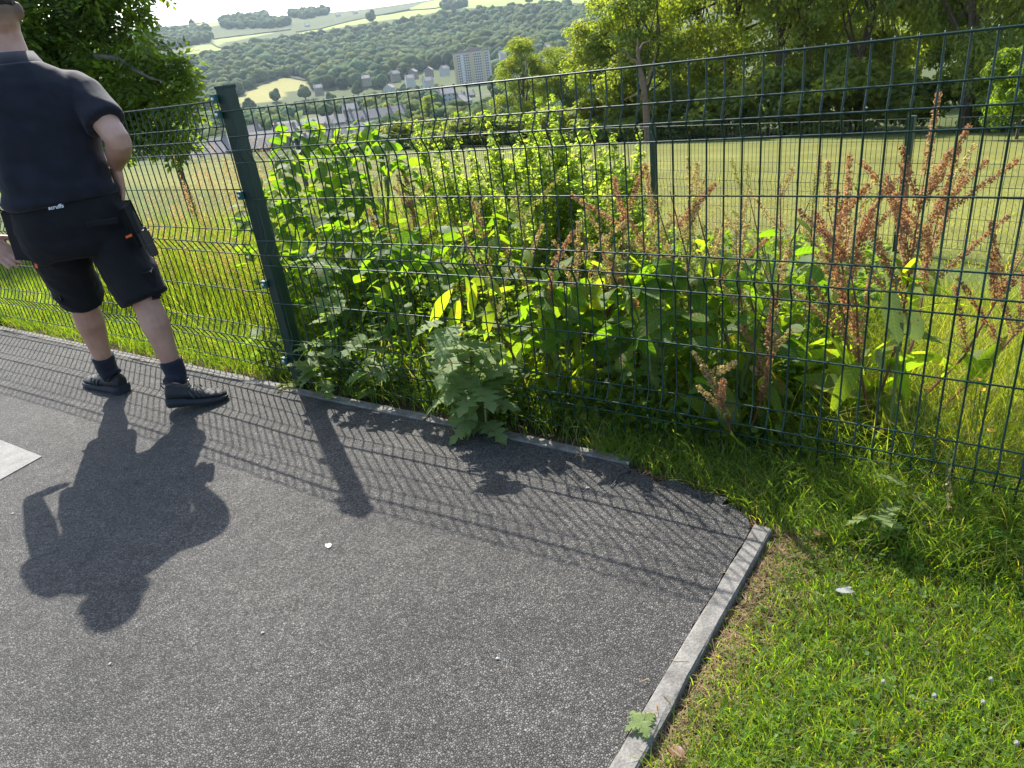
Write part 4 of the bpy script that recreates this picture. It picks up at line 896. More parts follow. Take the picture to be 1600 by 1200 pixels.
bush('broad-leaved bush in the middle of the right panel', 1225, 0.7, 0.72, 0.3, 50, 46, sc=1.2)
bush('bush of bright leaves behind the curled dock leaves', 770, 0.65, 0.8, 0.3, 90, 47, sc=1.1)
bush('leafy bush between the jagged weed and the post', 640, 0.3, 0.78, 0.24, 120, 48)
bush('leafy bush behind the wires right of the jagged weed', 880, 0.22, 0.62, 0.22, 90, 49, sc=1.1)
bush('leafy bush at the centre of the right panel', 1030, 0.26, 0.68, 0.24, 100, 50, sc=1.1)
bush('leafy bush low between the docks right of centre', 1150, 0.28, 0.62, 0.24, 55, 51, sc=1.2)
# tall fat-hen spires
def spire_mesh(seed, h=1.35):
    """central leader with many ascending side shoots, each leafy and tapering"""
    r = np.random.default_rng(seed); P = []; NV = []; SZ = []; mb = MB()
    def shoot(b0, d, L_, n, w0):
        d = d / np.linalg.norm(d)
        bend = r.normal(0, 0.06, 3)
        f = np.sort(r.uniform(0.03, 1.0, n)); c = b0 + d * (L_ * f)[:, None] + bend * (L_ * f ** 2)[:, None]; a = r.uniform(0, 6.28, n)
        o1 = unit(np.cross(d, np.array([0.3, 0.5, 0.2]))); o2 = np.cross(d, o1); off = (np.cos(a)[:, None] * o1 + np.sin(a)[:, None] * o2)
        q = (w0 * (1.05 - 0.85 * f) * r.uniform(0.35, 1.1, n))[:, None]
        P.append(c + off * q + d * q * 0.4); NV.append(unit(off * 0.6 + r.normal(0, 0.6, (n, 3)) + np.array([0, 0, 0.5]))); SZ.append((0.037 * (1.05 - 0.4 * f)) * r.uniform(0.6, 1.25, n))
        mb.tube([b0, b0 + d * L_ * 0.5 + bend * L_ * 0.25, b0 + d * L_ + bend * L_], [0.003, 0.002, 0.0008], 4, cap=False)
    shoot(np.array([0, 0, h * 0.25]), np.array([r.normal(0, .04), r.normal(0, .04), 1.0]), h * 0.75, 330, 0.058)
    for k in range(26):
        z = h * r.uniform(0.10, 0.80); a = r.uniform(0, 6.28); L_ = h * (0.32 - 0.23 * z / h) * r.uniform(0.6, 1.3)
        shoot(np.array([0, 0, z]), np.array([math.cos(a) * 0.5, math.sin(a) * 0.5, r.uniform(0.9, 1.9)]), L_, int(30 + 34 * r.random()), 0.034)
    P = np.concatenate(P); NV = np.concatenate(NV); SZ = np.concatenate(SZ); V, F = leaf_quads(P, NV, 1.0, r, 0.5) if False else (None, None)
    t_, b_ = rot_to(NV, r); s_ = SZ[:, None]; n = len(P); V = np.empty((n, 4, 3)); V[:, 0] = P - t_ * s_ * 0.5; V[:, 1] = P + b_ * s_ * 0.25 + NV * s_ * 0.1; V[:, 2] = P + t_ * s_ * 0.5; V[:, 3] = P - b_ * s_ * 0.25 + NV * s_ * 0.1
    i = np.arange(n)[:, None] * 4; F = np.concatenate([i + np.array([0, 1, 2]), i + np.array([0, 2, 3])], 0); cl = np.repeat(leaf_colors(n, (0.17, 0.225, 0.055), r, 0.18, 0.1), 4, 0)
    V2 = np.array(mb.v); F2 = np.array([[f[0], f[1], f[2]] for f in mb.f] + [[f[0], f[2], f[3]] for f in mb.f]) + n * 4
    return mesh_np('foliage', np.concatenate([V.reshape(-1, 3), V2]), np.concatenate([F, F2]), False, np.concatenate([cl, np.tile(np.array([[0.16, 0.17, 0.06]]), (len(V2), 1))]))
M_SPIRE = leafmat('goosefoot_leaf', None, None, (2.5, 2.5, 0.7), 0.66, 0.6, attr=True)
SPI = [spire_mesh(k) for k in (51, 52, 53, 54)]
for m_ in SPI: m_.materials.append(M_SPIRE)
SST = MB().tube([(0, 0, -0.05), (0.01, 0, 0.4), (0, 0.01, 0.9), (0, 0, 1.33)], [0.008, 0.007, 0.005, 0.001], 6).mesh('stem'); SST.materials.append(M_STEMG)
sp = [(870, 142, 1.0, 'tallest pointed spire, breaking above the top wire'), (838, 158, 1.05, 'second tallest spire, just left of the tallest'), (905, 168, 1.1, 'spire just right of the tallest'), (930, 205, 1.2, 'spire with a drooping tip right of centre'), (780, 168, 1.1, 'spire at the left of the tall cluster'), (808, 185, 0.95, 'bushy spire in front of the tall cluster'), (752, 215, 1.3, 'shorter spire left of the tall cluster'), (855, 205, 0.8, 'low thick spire in front of the tallest'), (890, 215, 0.85, 'thick spire before the right side of the cluster'), (958, 230, 1.25, 'short spire right of the cluster'), (690, 205, 1.4, 'thin spire left of the cluster by the shrubs'), (725, 240, 1.3, 'low spire at the left foot of the cluster'), (980, 205, 1.6, 'far thin spire beside the field post'), (830, 250, 0.7, 'lowest front spire of the cluster'), (925, 255, 0.7, 'front spire under the drooping one'), (655, 178, 1.7, 'far slim spire above the shrubs')]
for i, (px, py, n, wh) in enumerate(sp):
    tp_ = at_n(px, py, n); gz = float(near_h(tp_[0], tp_[1])); h = tp_[2] - gz
    t = thing('goosefoot_plant', 'tall bright green leafy ' + wh, 'weed', (tp_[0], tp_[1], gz), i * 1.9, 'tall green spires in the weeds')
    s = h / 1.35; obj('foliage', SPI[i % 4], None, t, None, None, (1.25, 1.25, s)); obj('stem', SST, None, t, None, None, (1, 1, s))
# lobed weed pushing through the wires, mugwort by the post
def lobed_leaf(seed, L_=0.13, lobes=4):
    r = np.random.default_rng(seed); right = [(0.0, 0.0)]
    for k in range(lobes):
        t_ = (k + 0.6) / (lobes + 0.4); wd = 0.52 * math.sin(math.pi * (0.2 + 0.75 * t_)) * r.uniform(0.85, 1.1)
        right += [(t_ - 0.10, wd * 0.42), (t_ - 0.02, wd * 0.72), (t_ + 0.03, wd * 0.7), (t_ + 0.09, wd), (t_ + 0.10, wd * 0.62)]
    right.append((1.12, 0.0))
    V = []; F = []
    for sgn in (1, -1):
        o = len(V)
        for x, y in right: V.append((x * L_, sgn * y * L_, -0.25 * L_ * x * x + 0.12 * abs(y) * L_ + r.normal(0, 0.006) * L_))
        V += [(x * L_, 0, -0.25 * L_ * x * x) for x, y in right]; n = len(right)
        for i in range(n - 1): F += [(o + i, o + i + 1, o + n + i + 1), (o + i, o + n + i + 1, o + n + i)]
    me = mesh_np('leaf', np.array(V), np.array(F), False); me.materials.append(M_GREY); return me
LB = [lobed_leaf(k) for k in (61, 62, 63)]
def lobed_plant(label, px, n, h, n_leaf, seed, s=1.0, rad=0.14, lean=(0, 0)):
    r = np.random.default_rng(seed); b = base_at(px, n, h * 0.4); t = thing('lobed_weed', label, 'weed', b, 0, 'lobed weeds along the fence foot')
    top = np.array([lean[0], lean[1], h]); obj('stem', MB().tube([(0, 0, -0.02), top * 0.5 + np.array([0.01, 0, 0]), top], [0.006, 0.005, 0.002], 5), M_STEMG, t)
    for k in range(n_leaf):
        f = r.uniform(0.1, 1.0); yaw = r.uniform(0, 6.28); p = top * f + np.array([math.cos(yaw), math.sin(yaw), 0]) * rad * r.uniform(0, 0.4)
        put_leaf(LB[r.integers(3)], t, p, yaw, r.uniform(-0.5, 0.6), r.normal(0, 0.3), s * r.uniform(0.7, 1.15))
lobed_plant('grey-green jagged-leaved weed sticking out over the kerb, mid panel', 728, -0.02, 0.46, 34, 71, 1.05, 0.16, (-0.03, -0.05))
lobed_plant('second jagged weed low beside the first, nearer the path', 755, -0.07, 0.24, 20, 72, 1.0, 0.12)
lobed_plant('feathery jagged weed beside the tall post', 520, 0.15, 0.62, 36, 73, 0.75, 0.12)
lobed_plant('small jagged weed at the foot of the tall post', 500, -0.03, 0.26, 22, 74, 0.7, 0.1)
lobed_plant('jagged weed between the post and the mid panel', 590, 0.05, 0.34, 26, 75, 0.8, 0.12)
lobed_plant('jagged green weed low on the bank at the left of the post', 420, 0.1, 0.22, 14, 76, 0.6, 0.1)
lobed_plant('feathery weed low behind the wires at the centre', 1000, 0.3, 0.4, 26, 77, 0.8, 0.13)
lobed_plant('small herb with lobed leaves in the long grass at right', 1420, -0.06, 0.12, 9, 78, 0.55, 0.08)
lobed_plant('tiny lobed herb in the shade at the lawn edge', 1365, -0.18, 0.08, 8, 79, 0.5, 0.08)
for i, (px, py, s) in enumerate(((450, 577, 1.2),)):
    b = fence_pt(-0.02, -0.035); t = thing('dock_seedling', 'young dock leaf growing at the foot of the tall post', 'plant', b, 0)
    put_leaf(DL[2], t, (0, 0, 0.01), -0.5, 0.25, 0.2, 0.55); put_leaf(DL[2], t, (0, 0, 0.01), -2.2, 0.4, 0.1, 0.4)
# a fallen sprig on the edging at the bottom
b = gnd(1003, 1136); t = thing('leaf_sprig', 'small pale green torn leaf lying across the concrete edging', 'leaf', (b[0], b[1], 0.012), 0.6)
for k in range(4): put_leaf(LB[k % 3], t, (0, 0, 0.002 * k), k * 1.4, 0.12, 0.1, 0.28)
# ---------------------------------------------------------------- grass and ground cover
M_GRASS = leafmat('grass_blade', None, None, (2.5, 2.5, 0.45), 0.55, 0.55, attr=True)
M_DRY = leafmat('dry_straw', None, None, (1.7, 1.5, 0.8), 0.42, 0.7, attr=True)
def blades(P, h, wd, bend, cols, r, seg=3, dirs=None):
    n = len(P); a = r.uniform(0, 6.283, n) if dirs is None else dirs; D = np.stack([np.cos(a), np.sin(a), np.zeros(n)], -1); b = r.uniform(0, 6.283, n); S = np.stack([np.cos(b), np.sin(b), np.zeros(n)], -1)
    rows = []; bd = bend * r.uniform(0.3, 1.5, n)
    for k in range(seg):
        t_ = k / seg; c = P + np.array([0, 0, 1.0]) * (h * (t_ - 0.35 * np.clip(bd, 0, 2) * t_ ** 2))[:, None] + D * (h * bd * t_ ** 1.8)[:, None]; w_ = (wd * (1 - 0.75 * t_) * 0.5)[:, None]
        rows += [c - S * w_, c + S * w_]
    rows.append(P + np.array([0, 0, 1.0]) * (h * (1 - 0.35 * np.clip(bd, 0, 2)))[:, None] + D * (h * bd)[:, None])
    V = np.stack(rows, 1); m = V.shape[1]; i = np.arange(n)[:, None] * m; F = []
    for k in range(seg - 1): F += [i + np.array([2 * k, 2 * k + 1, 2 * k + 3]), i + np.array([2 * k, 2 * k + 3, 2 * k + 2])]
    F.append(i + np.array([2 * seg - 2, 2 * seg - 1, 2 * seg]))
    return V.reshape(-1, 3), np.concatenate(F), np.repeat(cols, m, 0)
def turf(name, label, P, h, wd, bend, base, seed, seg=3, dry=0.06, mat=None, var=0.2):
    r = np.random.default_rng(seed); n = len(P); c = leaf_colors(n, base, r, var, 0.14); dr = r.random(n) < dry; c[dr] = np.array([0.26, 0.225, 0.11]) * r.uniform(0.6, 1.2, (dr.sum(), 1))
    V, F, cc = blades(P, h * r.uniform(0.55, 1.15, n), wd * r.uniform(0.7, 1.2, n), bend, c, r, seg)
    o = kind(obj(name, mesh_np(name, V, F, False, cc), mat or M_GRASS), 'stuff'); o['label'] = label; return o
def scatter(n, u0, u1, n0, n1, r):
    u = r.uniform(u0, u1, n); q = r.uniform(n0, n1, n); X = FX0 + FD[0] * u + FN[0] * q; Y = FY0 + FD[1] * u + FN[1] * q; return X, Y, u, q
r = np.random.default_rng(101)
# lawn at the lower right
n = 210000; X = r.uniform(0.05, 2.9, n); Y = r.uniform(0.35, 2.4, n)
dE = (X - cor[0]) * -en[0] + (Y - cor[1]) * -en[1]; along = (X - cor[0]) * ed[0] + (Y - cor[1]) * ed[1]; sF = (X - FX0) * FN[0] + (Y - FY0) * FN[1]
patch = 0.5 + 0.5 * vnoise(X, Y, 9.0, 2)
keep = (dE > 0.035) & (sF < 0.03) & (r.random(n) < np.clip((dE - 0.02) / 0.16, 0.05, 1) * (0.55 + 0.45 * patch)) & (along > -0.3)
X, Y, dE, sF = X[keep], Y[keep], dE[keep], sF[keep]; P = np.stack([X, Y, np.full(len(X), -0.028)], -1)
hh = 0.055 + 0.022 * vnoise(X, Y, 5.0, 4) + 0.10 * sm((sF + 0.26) / 0.25)
turf('lawn_grass', 'short green lawn with clover at the lower right of the path', P, hh, np.full(len(X), 0.0038), 0.7, (0.125, 0.19, 0.03), 102, 3, 0.07)
# clover leaves and dry bits in the lawn
k_ = r.random(len(X)) < 0.10; Pc = P[k_] + np.stack([r.normal(0, .01, k_.sum()), r.normal(0, .01, k_.sum()), r.uniform(0.02, 0.045, k_.sum())], -1)
nv = unit(r.normal(0, 0.35, Pc.shape) + np.array([0, 0, 1.0])); V, F = leaf_quads(Pc, nv, 0.012, r, 0.9, 0.05)
o = kind(obj('clover', mesh_np('clover', V, F, False, np.repeat(leaf_colors(len(Pc), (0.085, 0.15, 0.025), r, 0.15, 0.08), 4, 0)), M_GRASS), 'stuff'); o['label'] = 'small clover leaves scattered through the lawn'
n = 5000; t_ = r.uniform(-0.05, 1.3, n); dd = np.abs(r.normal(0.0, 0.085, n)) + 0.028; P = np.stack([cor[0] + ed[0] * t_ - en[0] * dd, cor[1] + ed[1] * t_ - en[1] * dd, np.full(n, -0.020)], -1)
X2, Y2, u2, q2 = scatter(4200, 1.3, 2.9, -0.24, -0.02, r); P = np.concatenate([P, np.stack([X2, Y2, np.full(len(X2), -0.02)], -1)])
X3, Y3, u3, q3 = scatter(420, -3.5, 1.75, -0.085, -0.03, r); q3b = -0.085 - np.abs(r.normal(0, 0.05, 420)); X3b = FX0 + FD[0] * u3 + FN[0] * q3b; Y3b = FY0 + FD[1] * u3 + FN[1] * q3b
t3 = r.uniform(0.0, 1.2, 9); d3 = -np.abs(r.normal(0.01, 0.03, 9)); P = np.concatenate([P, np.stack([X3, Y3, np.full(420, 0.007)], -1), np.stack([X3b, Y3b, np.full(420, 0.004)], -1)[:60], np.stack([cor[0] + ed[0] * t3 - en[0] * d3, cor[1] + ed[1] * t3 - en[1] * d3, np.full(9, 0.007)], -1)]); n = len(P)
a = r.uniform(0, 6.28, n); el = r.normal(0, 0.25, n); L_ = r.uniform(0.012, 0.05, n); D = np.stack([np.cos(a) * np.cos(el), np.sin(a) * np.cos(el), np.abs(np.sin(el))], -1) * L_[:, None]; S = np.stack([-np.sin(a), np.cos(a), np.zeros(n)], -1) * 0.0011
V = np.stack([P - S, P + S, P + D + S * 0.6, P + D - S * 0.6], 1).reshape(-1, 3); F = np.arange(n)[:, None] * 4 + np.array([0, 1, 2, 3])
o = kind(obj('dry_thatch', mesh_np('dry_thatch', V, F, False, np.repeat(np.array([0.30, 0.22, 0.12]) * r.uniform(0.5, 1.25, (n, 1)), 4, 0)), M_DRY), 'stuff'); o['label'] = 'dry straw and dead stems on the bare soil by the kerb'
# verge under the wires
X, Y, u, q = scatter(15000, -7.0, 3.6, -0.035, 0.28, r); kp = r.random(len(X)) < np.clip((q + 0.035) / 0.1, 0.12, 1); X, Y, u, q = X[kp], Y[kp], u[kp], q[kp]
X2, Y2, u2, q2 = scatter(9000, 1.6, 3.8, -0.24, 0.06, r)
to_uq = lambda p: ((p[0] - FX0) * FD[0] + (p[1] - FY0) * FD[1], (p[0] - FX0) * FN[0] + (p[1] - FY0) * FN[1])
e1, e2 = to_uq(gnd(1120, 775)), to_uq(gnd(1185, 815)); kp = q2 > np.interp(u2, [1.5, 1.8, e1[0], e2[0], e2[0] + 0.02], [-0.03, -0.08, e1[1], e2[1], -1.0]) + 0.012
X2, Y2, u2, q2 = X2[kp], Y2[kp], u2[kp], q2[kp]; X, Y, u, q = [np.concatenate(z) for z in ((X, X2), (Y, Y2), (u, u2), (q, q2))]
P = np.stack([X, Y, near_h(X, Y) - 0.02], -1); turf('verge_grass', 'ragged grass growing along the kerb under the fence', P, 0.10 + 0.13 * sm((q + 0.05) / 0.2) + 0.10 * sm((u - 1.7) / 0.6) * sm((q + 0.26) / 0.2) + 0.05 * vnoise(X, Y, 4, 1), np.full(len(X), 0.0042), 0.75, (0.12, 0.18, 0.034), 103, 4, 0.10)
# long grass behind the right panel
X, Y, u, q = scatter(46000, 0.1, 5.2, 0.15, 3.0, r); P = np.stack([X, Y, near_h(X, Y) - 0.02], -1); kp = r.random(len(X)) < np.where(u > 2.1, 1.0, 0.6); P, u, q = P[kp], u[kp], q[kp]
turf('long_grass', 'long sunlit grass behind the right fence panel', P, 0.30 + 0.12 * vnoise(P[:, 0], P[:, 1], 2.0, 3) + 0.12 * (u > 2.2), np.full(len(P), 0.0045), 0.6, (0.135, 0.165, 0.03), 104, 4, 0.16)
# bank behind the left panel
X, Y, u, q = scatter(60000, -7.5, 0.25, 0.15, 4.2, r); P = np.stack([X, Y, near_h(X, Y) - 0.02], -1); tall = sm((q - 0.35) / 0.6) * sm((u + 2.6) / 1.2)
turf('bank_grass', 'bright grass on the bank behind the left fence panels', P, 0.16 + 0.6 * tall + 0.05 * vnoise(X, Y, 2.0, 3), np.full(len(P), 0.0045), 0.5, (0.12, 0.175, 0.03), 105, 4, 0.07)
X, Y, u, q = scatter(26000, -3.1, 0.0, 0.35, 3.2, r); P = np.stack([X, Y, near_h(X, Y) - 0.02], -1)
turf('tall_bank_grass', 'tall rank grass on the bank left of the post', P, 0.35 + 0.45 * sm((q - 0.3) / 0.9) + 0.12 * vnoise(X, Y, 2.4, 9), np.full(len(P), 0.005), 0.45, (0.12, 0.168, 0.032), 115, 4, 0.08)
# seeding grass heads on the bank: rusty plumes
n = 2600; X, Y, u, q = scatter(n, -3.0, -0.05, 0.5, 3.4, r); kp = proj(np.stack([X, Y, near_h(X, Y) + 0.7], -1))[0] < 425; X, Y, u, q = X[kp], Y[kp], u[kp], q[kp]; n = len(X); z0 = near_h(X, Y); h = (0.55 + 0.65 * sm((q - 0.5) / 1.6)) * r.uniform(0.6, 1.1, n); P0 = np.stack([X, Y, z0], -1); a = r.uniform(0, 6.28, n); ln = r.uniform(0.02, 0.16, n)
V, F, cc = blades(P0, h, np.full(n, 0.0022), 0.14, np.tile(np.array([[0.16, 0.18, 0.06]]), (n, 1)) * r.uniform(0.7, 1.2, (n, 1)), r, 3)
tip = V.reshape(n, -1, 3)[:, -1]; m = 26; PP = np.repeat(tip, m, 0); tt = np.tile(np.linspace(0, 1, m), n)
PP = PP - np.stack([r.normal(0, .004, n * m), r.normal(0, .004, n * m), 0.15 * tt], -1) + r.normal(0, 0.006, (n * m, 3)); nv = unit(r.normal(size=PP.shape)); V2, F2 = leaf_quads(PP, nv, 0.014, r, 0.4)
hc = np.where((r.random(n) < 0.5)[:, None], np.array([[0.42, 0.25, 0.16]]), np.array([[0.36, 0.32, 0.18]])) * r.uniform(0.7, 1.2, (n, 1)); cc2 = np.repeat(np.repeat(hc, m, 0), 4, 0)
o = kind(obj('seeding_grass', mesh_np('seeding_grass', np.concatenate([V, V2]), np.concatenate([F, F2 + len(V)]), False, np.concatenate([cc, cc2])), M_DRY), 'stuff'); o['label'] = 'rusty and tan seeding grass stems on the bank left of the post'
# low leafy ground cover among the weeds
n = 26000; X, Y, u, q = scatter(n, -0.3, 2.35, 0.05, 2.0, r); hmax = 0.16 + 0.4 * sm(q / 0.9); P = np.stack([X, Y, near_h(X, Y) + hmax * r.uniform(0.02, 1, n) ** 1.2], -1); nv = unit(r.normal(0, 0.6, P.shape) + np.array([0, 0, 0.8])); V, F = leaf_quads(P, nv, 0.042, r, 0.55)
o = kind(obj('ground_cover', mesh_np('ground_cover', V, F, False, np.repeat(leaf_colors(n, (0.085, 0.135, 0.024), r, 0.25, 0.14), 4, 0)), M_GRASS), 'stuff'); o['label'] = 'low mixed leaves filling the ground between the weeds'
# thin dead and seeding stems among the weeds
n = 260; X, Y, u, q = scatter(n, -0.2, 2.4, 0.5, 2.4, r); P0 = np.stack([X, Y, near_h(X, Y)], -1); V, F, cc = blades(P0, r.uniform(0.5, 0.9, n), np.full(n, 0.002), 0.2, np.tile(np.array([[0.25, 0.17, 0.08]]), (n, 1)), r, 3)
tip = V.reshape(n, -1, 3)[:, -1]; m = 40; tt = np.tile(np.linspace(0, 1, m), n); PP = np.repeat(tip, m, 0) - np.stack([0 * tt, 0 * tt, 0.28 * tt], -1) + r.normal(0, 0.014, (n * m, 3)); V2, F2 = leaf_quads(PP, unit(r.normal(size=PP.shape)), 0.007, r, 0.7)
hc = np.where((r.random(n) < 0.6)[:, None], np.array([[0.33, 0.20, 0.14]]), np.array([[0.24, 0.24, 0.12]])); cc2 = np.repeat(np.repeat(hc, m, 0), 4, 0)
o = kind(obj('seeding_stems', mesh_np('seeding_stems', np.concatenate([V, V2]), np.concatenate([F, F2 + len(V)]), False, np.concatenate([cc, cc2])), M_DRY), 'stuff'); o['label'] = 'haze of thin pinkish seeding stems among the docks'
# mown field tufts near its fence
n = 26000; a = r.uniform(-30, 45, n); D = 7.5 + 16 * r.random(n) ** 1.6; X = D * np.sin(np.radians(a)); Y = D * np.cos(np.radians(a)); qq = (X - G0[0]) * GN[0] + (Y - G0[1]) * GN[1]; kp = qq > -0.8; P = np.stack([X, Y, near_h(X, Y) - 0.01], -1)[kp]
turf('field_grass', 'mown yellowish grass of the field beyond the weeds', P, np.full(len(P), 0.09), np.full(len(P), 0.008), 0.7, (0.15, 0.16, 0.042), 107, 3, 0.12)
# ---------------------------------------------------------------- the man
PR = np.array([0.88, 0.475, 0.0]); PF = np.array([-0.475, 0.88, 0.0]); PZ = np.array([0, 0, 1.0])      # his right, his front, up
PC = at_y(103, 312, 3.18); PC[2] = 0.0
def B(r_, f_, z_): return PC + PR * r_ + PF * f_ + PZ * z_
def ell_ring(c, a, b, ax=None, ay=None, n=20, sq=2.3):
    ax = PR if ax is None else ax; ay = PF if ay is None else ay; out = []
    for k in range(n):
        q = 2 * math.pi * k / n; cx, sx = math.cos(q), math.sin(q)
        out.append(np.array(c) + ax * a * math.copysign(abs(cx) ** (2 / sq), cx) + ay * b * math.copysign(abs(sx) ** (2 / sq), sx))
    return out
def loft(mb, rings):
    n = len(rings[0]); V = [p for rg in rings for p in rg]; F = []
    for i in range(len(rings) - 1):
        for j in range(n): F.append((i * n + j, i * n + (j + 1) % n, (i + 1) * n + (j + 1) % n, (i + 1) * n + j))
    F += [tuple(range(n - 1, -1, -1)), tuple((len(rings) - 1) * n + j for j in range(n))]; mb.add(V, F)
def limb(mb, pts, rad, n=14, ys=1.0):
    """round tapered limb with extra points blended in"""
    pts = [np.array(p, float) for p in pts]; P = []; R = []
    for i in range(len(pts) - 1):
        for f in (0, 0.5): P.append(pts[i] * (1 - f) + pts[i + 1] * f); R.append(rad[i] * (1 - f) + rad[i + 1] * f)
    P.append(pts[-1]); R.append(rad[-1])
    P = [P[0]] + [(P[i - 1] + 2 * P[i] + P[i + 1]) / 4 for i in range(1, len(P) - 1)] + [P[-1]]
    mb.tube(P, R, n)
def ball(mb, c, rad, n=12):
    c = np.array(c); rad = np.array(rad if hasattr(rad, '__len__') else (rad,) * 3, float); rings = []
    for i in range(1, 8):
        th_ = math.pi * i / 8; rings.append([c + PR * rad[0] * math.sin(th_) * math.cos(2 * math.pi * k / n) + PF * rad[1] * math.sin(th_) * math.sin(2 * math.pi * k / n) - PZ * rad[2] * math.cos(th_) for k in range(n)])
    loft(mb, rings)
def fuse(name, mb, vox, smooth_it=4, wrinkle=None):
    me = mb.mesh(name + '_raw'); bm = bmesh.new(); bm.from_mesh(me); bmesh.ops.recalc_face_normals(bm, faces=bm.faces[:]); bm.to_mesh(me); bm.free()
    o = bpy.data.objects.new('tmp', me); C.objects.link(o); md = o.modifiers.new('r', 'REMESH'); md.mode = 'VOXEL'; md.voxel_size = vox; md.use_smooth_shade = True
    s_ = o.modifiers.new('s', 'SMOOTH'); s_.factor = 0.5; s_.iterations = smooth_it
    dg = bpy.context.evaluated_depsgraph_get(); out = bpy.data.meshes.new_from_object(o.evaluated_get(dg)); bpy.data.objects.remove(o); bpy.data.meshes.remove(me); out.name = name
    if wrinkle is not None:
        n = len(out.vertices); co = np.empty(n * 3, np.float32); out.vertices.foreach_get('co', co); co = co.reshape(-1, 3); no = np.empty(n * 3, np.float32); out.vertices.foreach_get('normal', no); no = no.reshape(-1, 3)
        co = co + no * wrinkle(co)[:, None]; out.vertices.foreach_set('co', co.astype(np.float32).ravel()); out.update()
    for p in out.polygons: p.use_smooth = True
    return out
from mathutils import noise as mn
def cloth(amp, fx, fz, seed, amp2=0.0):
    def w_(co):
        out = np.empty(len(co))
        for i, c in enumerate(co):
            v = Vector(((c[0] - PC[0]) * fx + seed, (c[1] - PC[1]) * fx, c[2] * fz + (c[0] - PC[0]) * fz * 0.5)); a = mn.noise(v) ; b_ = mn.noise(v * 2.7 + Vector((3, 1, 7)))
            out[i] = amp * (1 - 2 * abs(a)) * 0.8 + amp * 0.35 * b_
        return out
    return w_
# materials
def skin_mat():
    m, nt, b = mat_new('skin'); L = nt.links; tc = N(nt, 'ShaderNodeTexCoord'); n = N(nt, 'ShaderNodeTexNoise', Scale=11.0, Detail=6.0); L.new(tc.outputs['Object'], n.inputs['Vector'])
    c = ramp(nt, n.outputs['Fac'], [(0.28, (0.34, 0.175, 0.12)), (0.72, (0.50, 0.295, 0.21))])
    sp_ = N(nt, 'ShaderNodeSeparateXYZ'); L.new(tc.outputs['Object'], sp_.inputs[0])
    mr = N(nt, 'ShaderNodeMapRange'); mr.inputs['From Min'].default_value = 1.635; mr.inputs['From Max'].default_value = 1.70; L.new(sp_.outputs['Z'], mr.inputs['Value'])
    mx = N(nt, 'ShaderNodeMixRGB'); L.new(mr.outputs[0], mx.inputs[0]); L.new(c, mx.inputs[1]); mx.inputs[2].default_value = (0.16, 0.10, 0.07, 1)
    L.new(mx.outputs[0], b.inputs['Base Color']); b.inputs['Roughness'].default_value = 0.55; b.inputs['Subsurface Weight'].default_value = 0.12; b.inputs['Subsurface Radius'].default_value = (0.03, 0.012, 0.006); b.inputs['Subsurface Scale'].default_value = 0.5
    n2 = N(nt, 'ShaderNodeTexNoise', Scale=120.0, Detail=3.0); L.new(tc.outputs['Object'], n2.inputs['Vector']); bp = N(nt, 'ShaderNodeBump', Strength=0.15, Distance=0.002); L.new(n2.outputs['Fac'], bp.inputs['Height']); L.new(bp.outputs[0], b.inputs['Normal'])
    return m
M_SKIN = skin_mat()
def fabric(name, col, sheen):
    m, nt, b = mat_new(name); L = nt.links; tc = N(nt, 'ShaderNodeTexCoord'); n = N(nt, 'ShaderNodeTexNoise', Scale=380.0, Detail=2.0); L.new(tc.outputs['Object'], n.inputs['Vector'])
    n2 = N(nt, 'ShaderNodeTexNoise', Scale=14.0, Detail=4.0); L.new(tc.outputs['Object'], n2.inputs['Vector'])
    L.new(ramp(nt, n2.outputs['Fac'], [(0.3, [c * 0.75 for c in col]), (0.7, [c * 1.3 for c in col])]), b.inputs['Base Color']); b.inputs['Roughness'].default_value = 0.85; b.inputs['Specular IOR Level'].default_value = 0.25
    b.inputs['Sheen Weight'].default_value = sheen; b.inputs['Sheen Roughness'].default_value = 0.5
    bp = N(nt, 'ShaderNodeBump', Strength=0.3, Distance=0.001); L.new(n.outputs['Fac'], bp.inputs['Height']); L.new(bp.outputs[0], b.inputs['Normal']); return m
M_SHIRT = fabric('navy_jersey', (0.009, 0.0102, 0.0165), 0.12); M_SHORT = fabric('black_canvas', (0.0065, 0.0068, 0.0078), 0.04); M_SOCK = fabric('black_knit', (0.012, 0.014, 0.024), 0.1)
M_SHOE = plain('black_shoe', (0.011, 0.011, 0.012), 0.6, 0.4, noise=0.3, nscale=60, bump=0.4); M_SOLE = plain('dark_sole', (0.024, 0.027, 0.034), 0.7, 0.3, noise=0.2, nscale=40); M_STRIPE = plain('shoe_stripe', (0.05, 0.052, 0.055), 0.5)
M_HAIR = plain('short_dark_hair', (0.030, 0.019, 0.012), 0.7, 0.4, noise=0.5, nscale=140, bump=1.0)
M_ORANGE = plain('orange_tab', (0.75, 0.13, 0.02), 0.6); M_WHITE = plain('white_print', (0.75, 0.75, 0.74), 0.6); M_BLKP = plain('black_plastic', (0.014, 0.014, 0.015), 0.4, 0.5)
man = thing('person', 'man in navy polo shirt and black work shorts seen from behind on the path', 'person', (PC[0], PC[1], 0), 0)
inv = np.array([PC[0], PC[1], 0.0])
def child(name, me, mat, parent=None):
    """mesh made in world space, hung under the man"""
    if isinstance(me, MB): me = me.mesh(name)
    n = len(me.vertices); co = np.empty(n * 3, np.float32); me.vertices.foreach_get('co', co); co = co.reshape(-1, 3) - inv.astype(np.float32); me.vertices.foreach_set('co', co.ravel()); me.update(); me.materials.clear()
    o = obj(name, me, mat, parent or man); return o
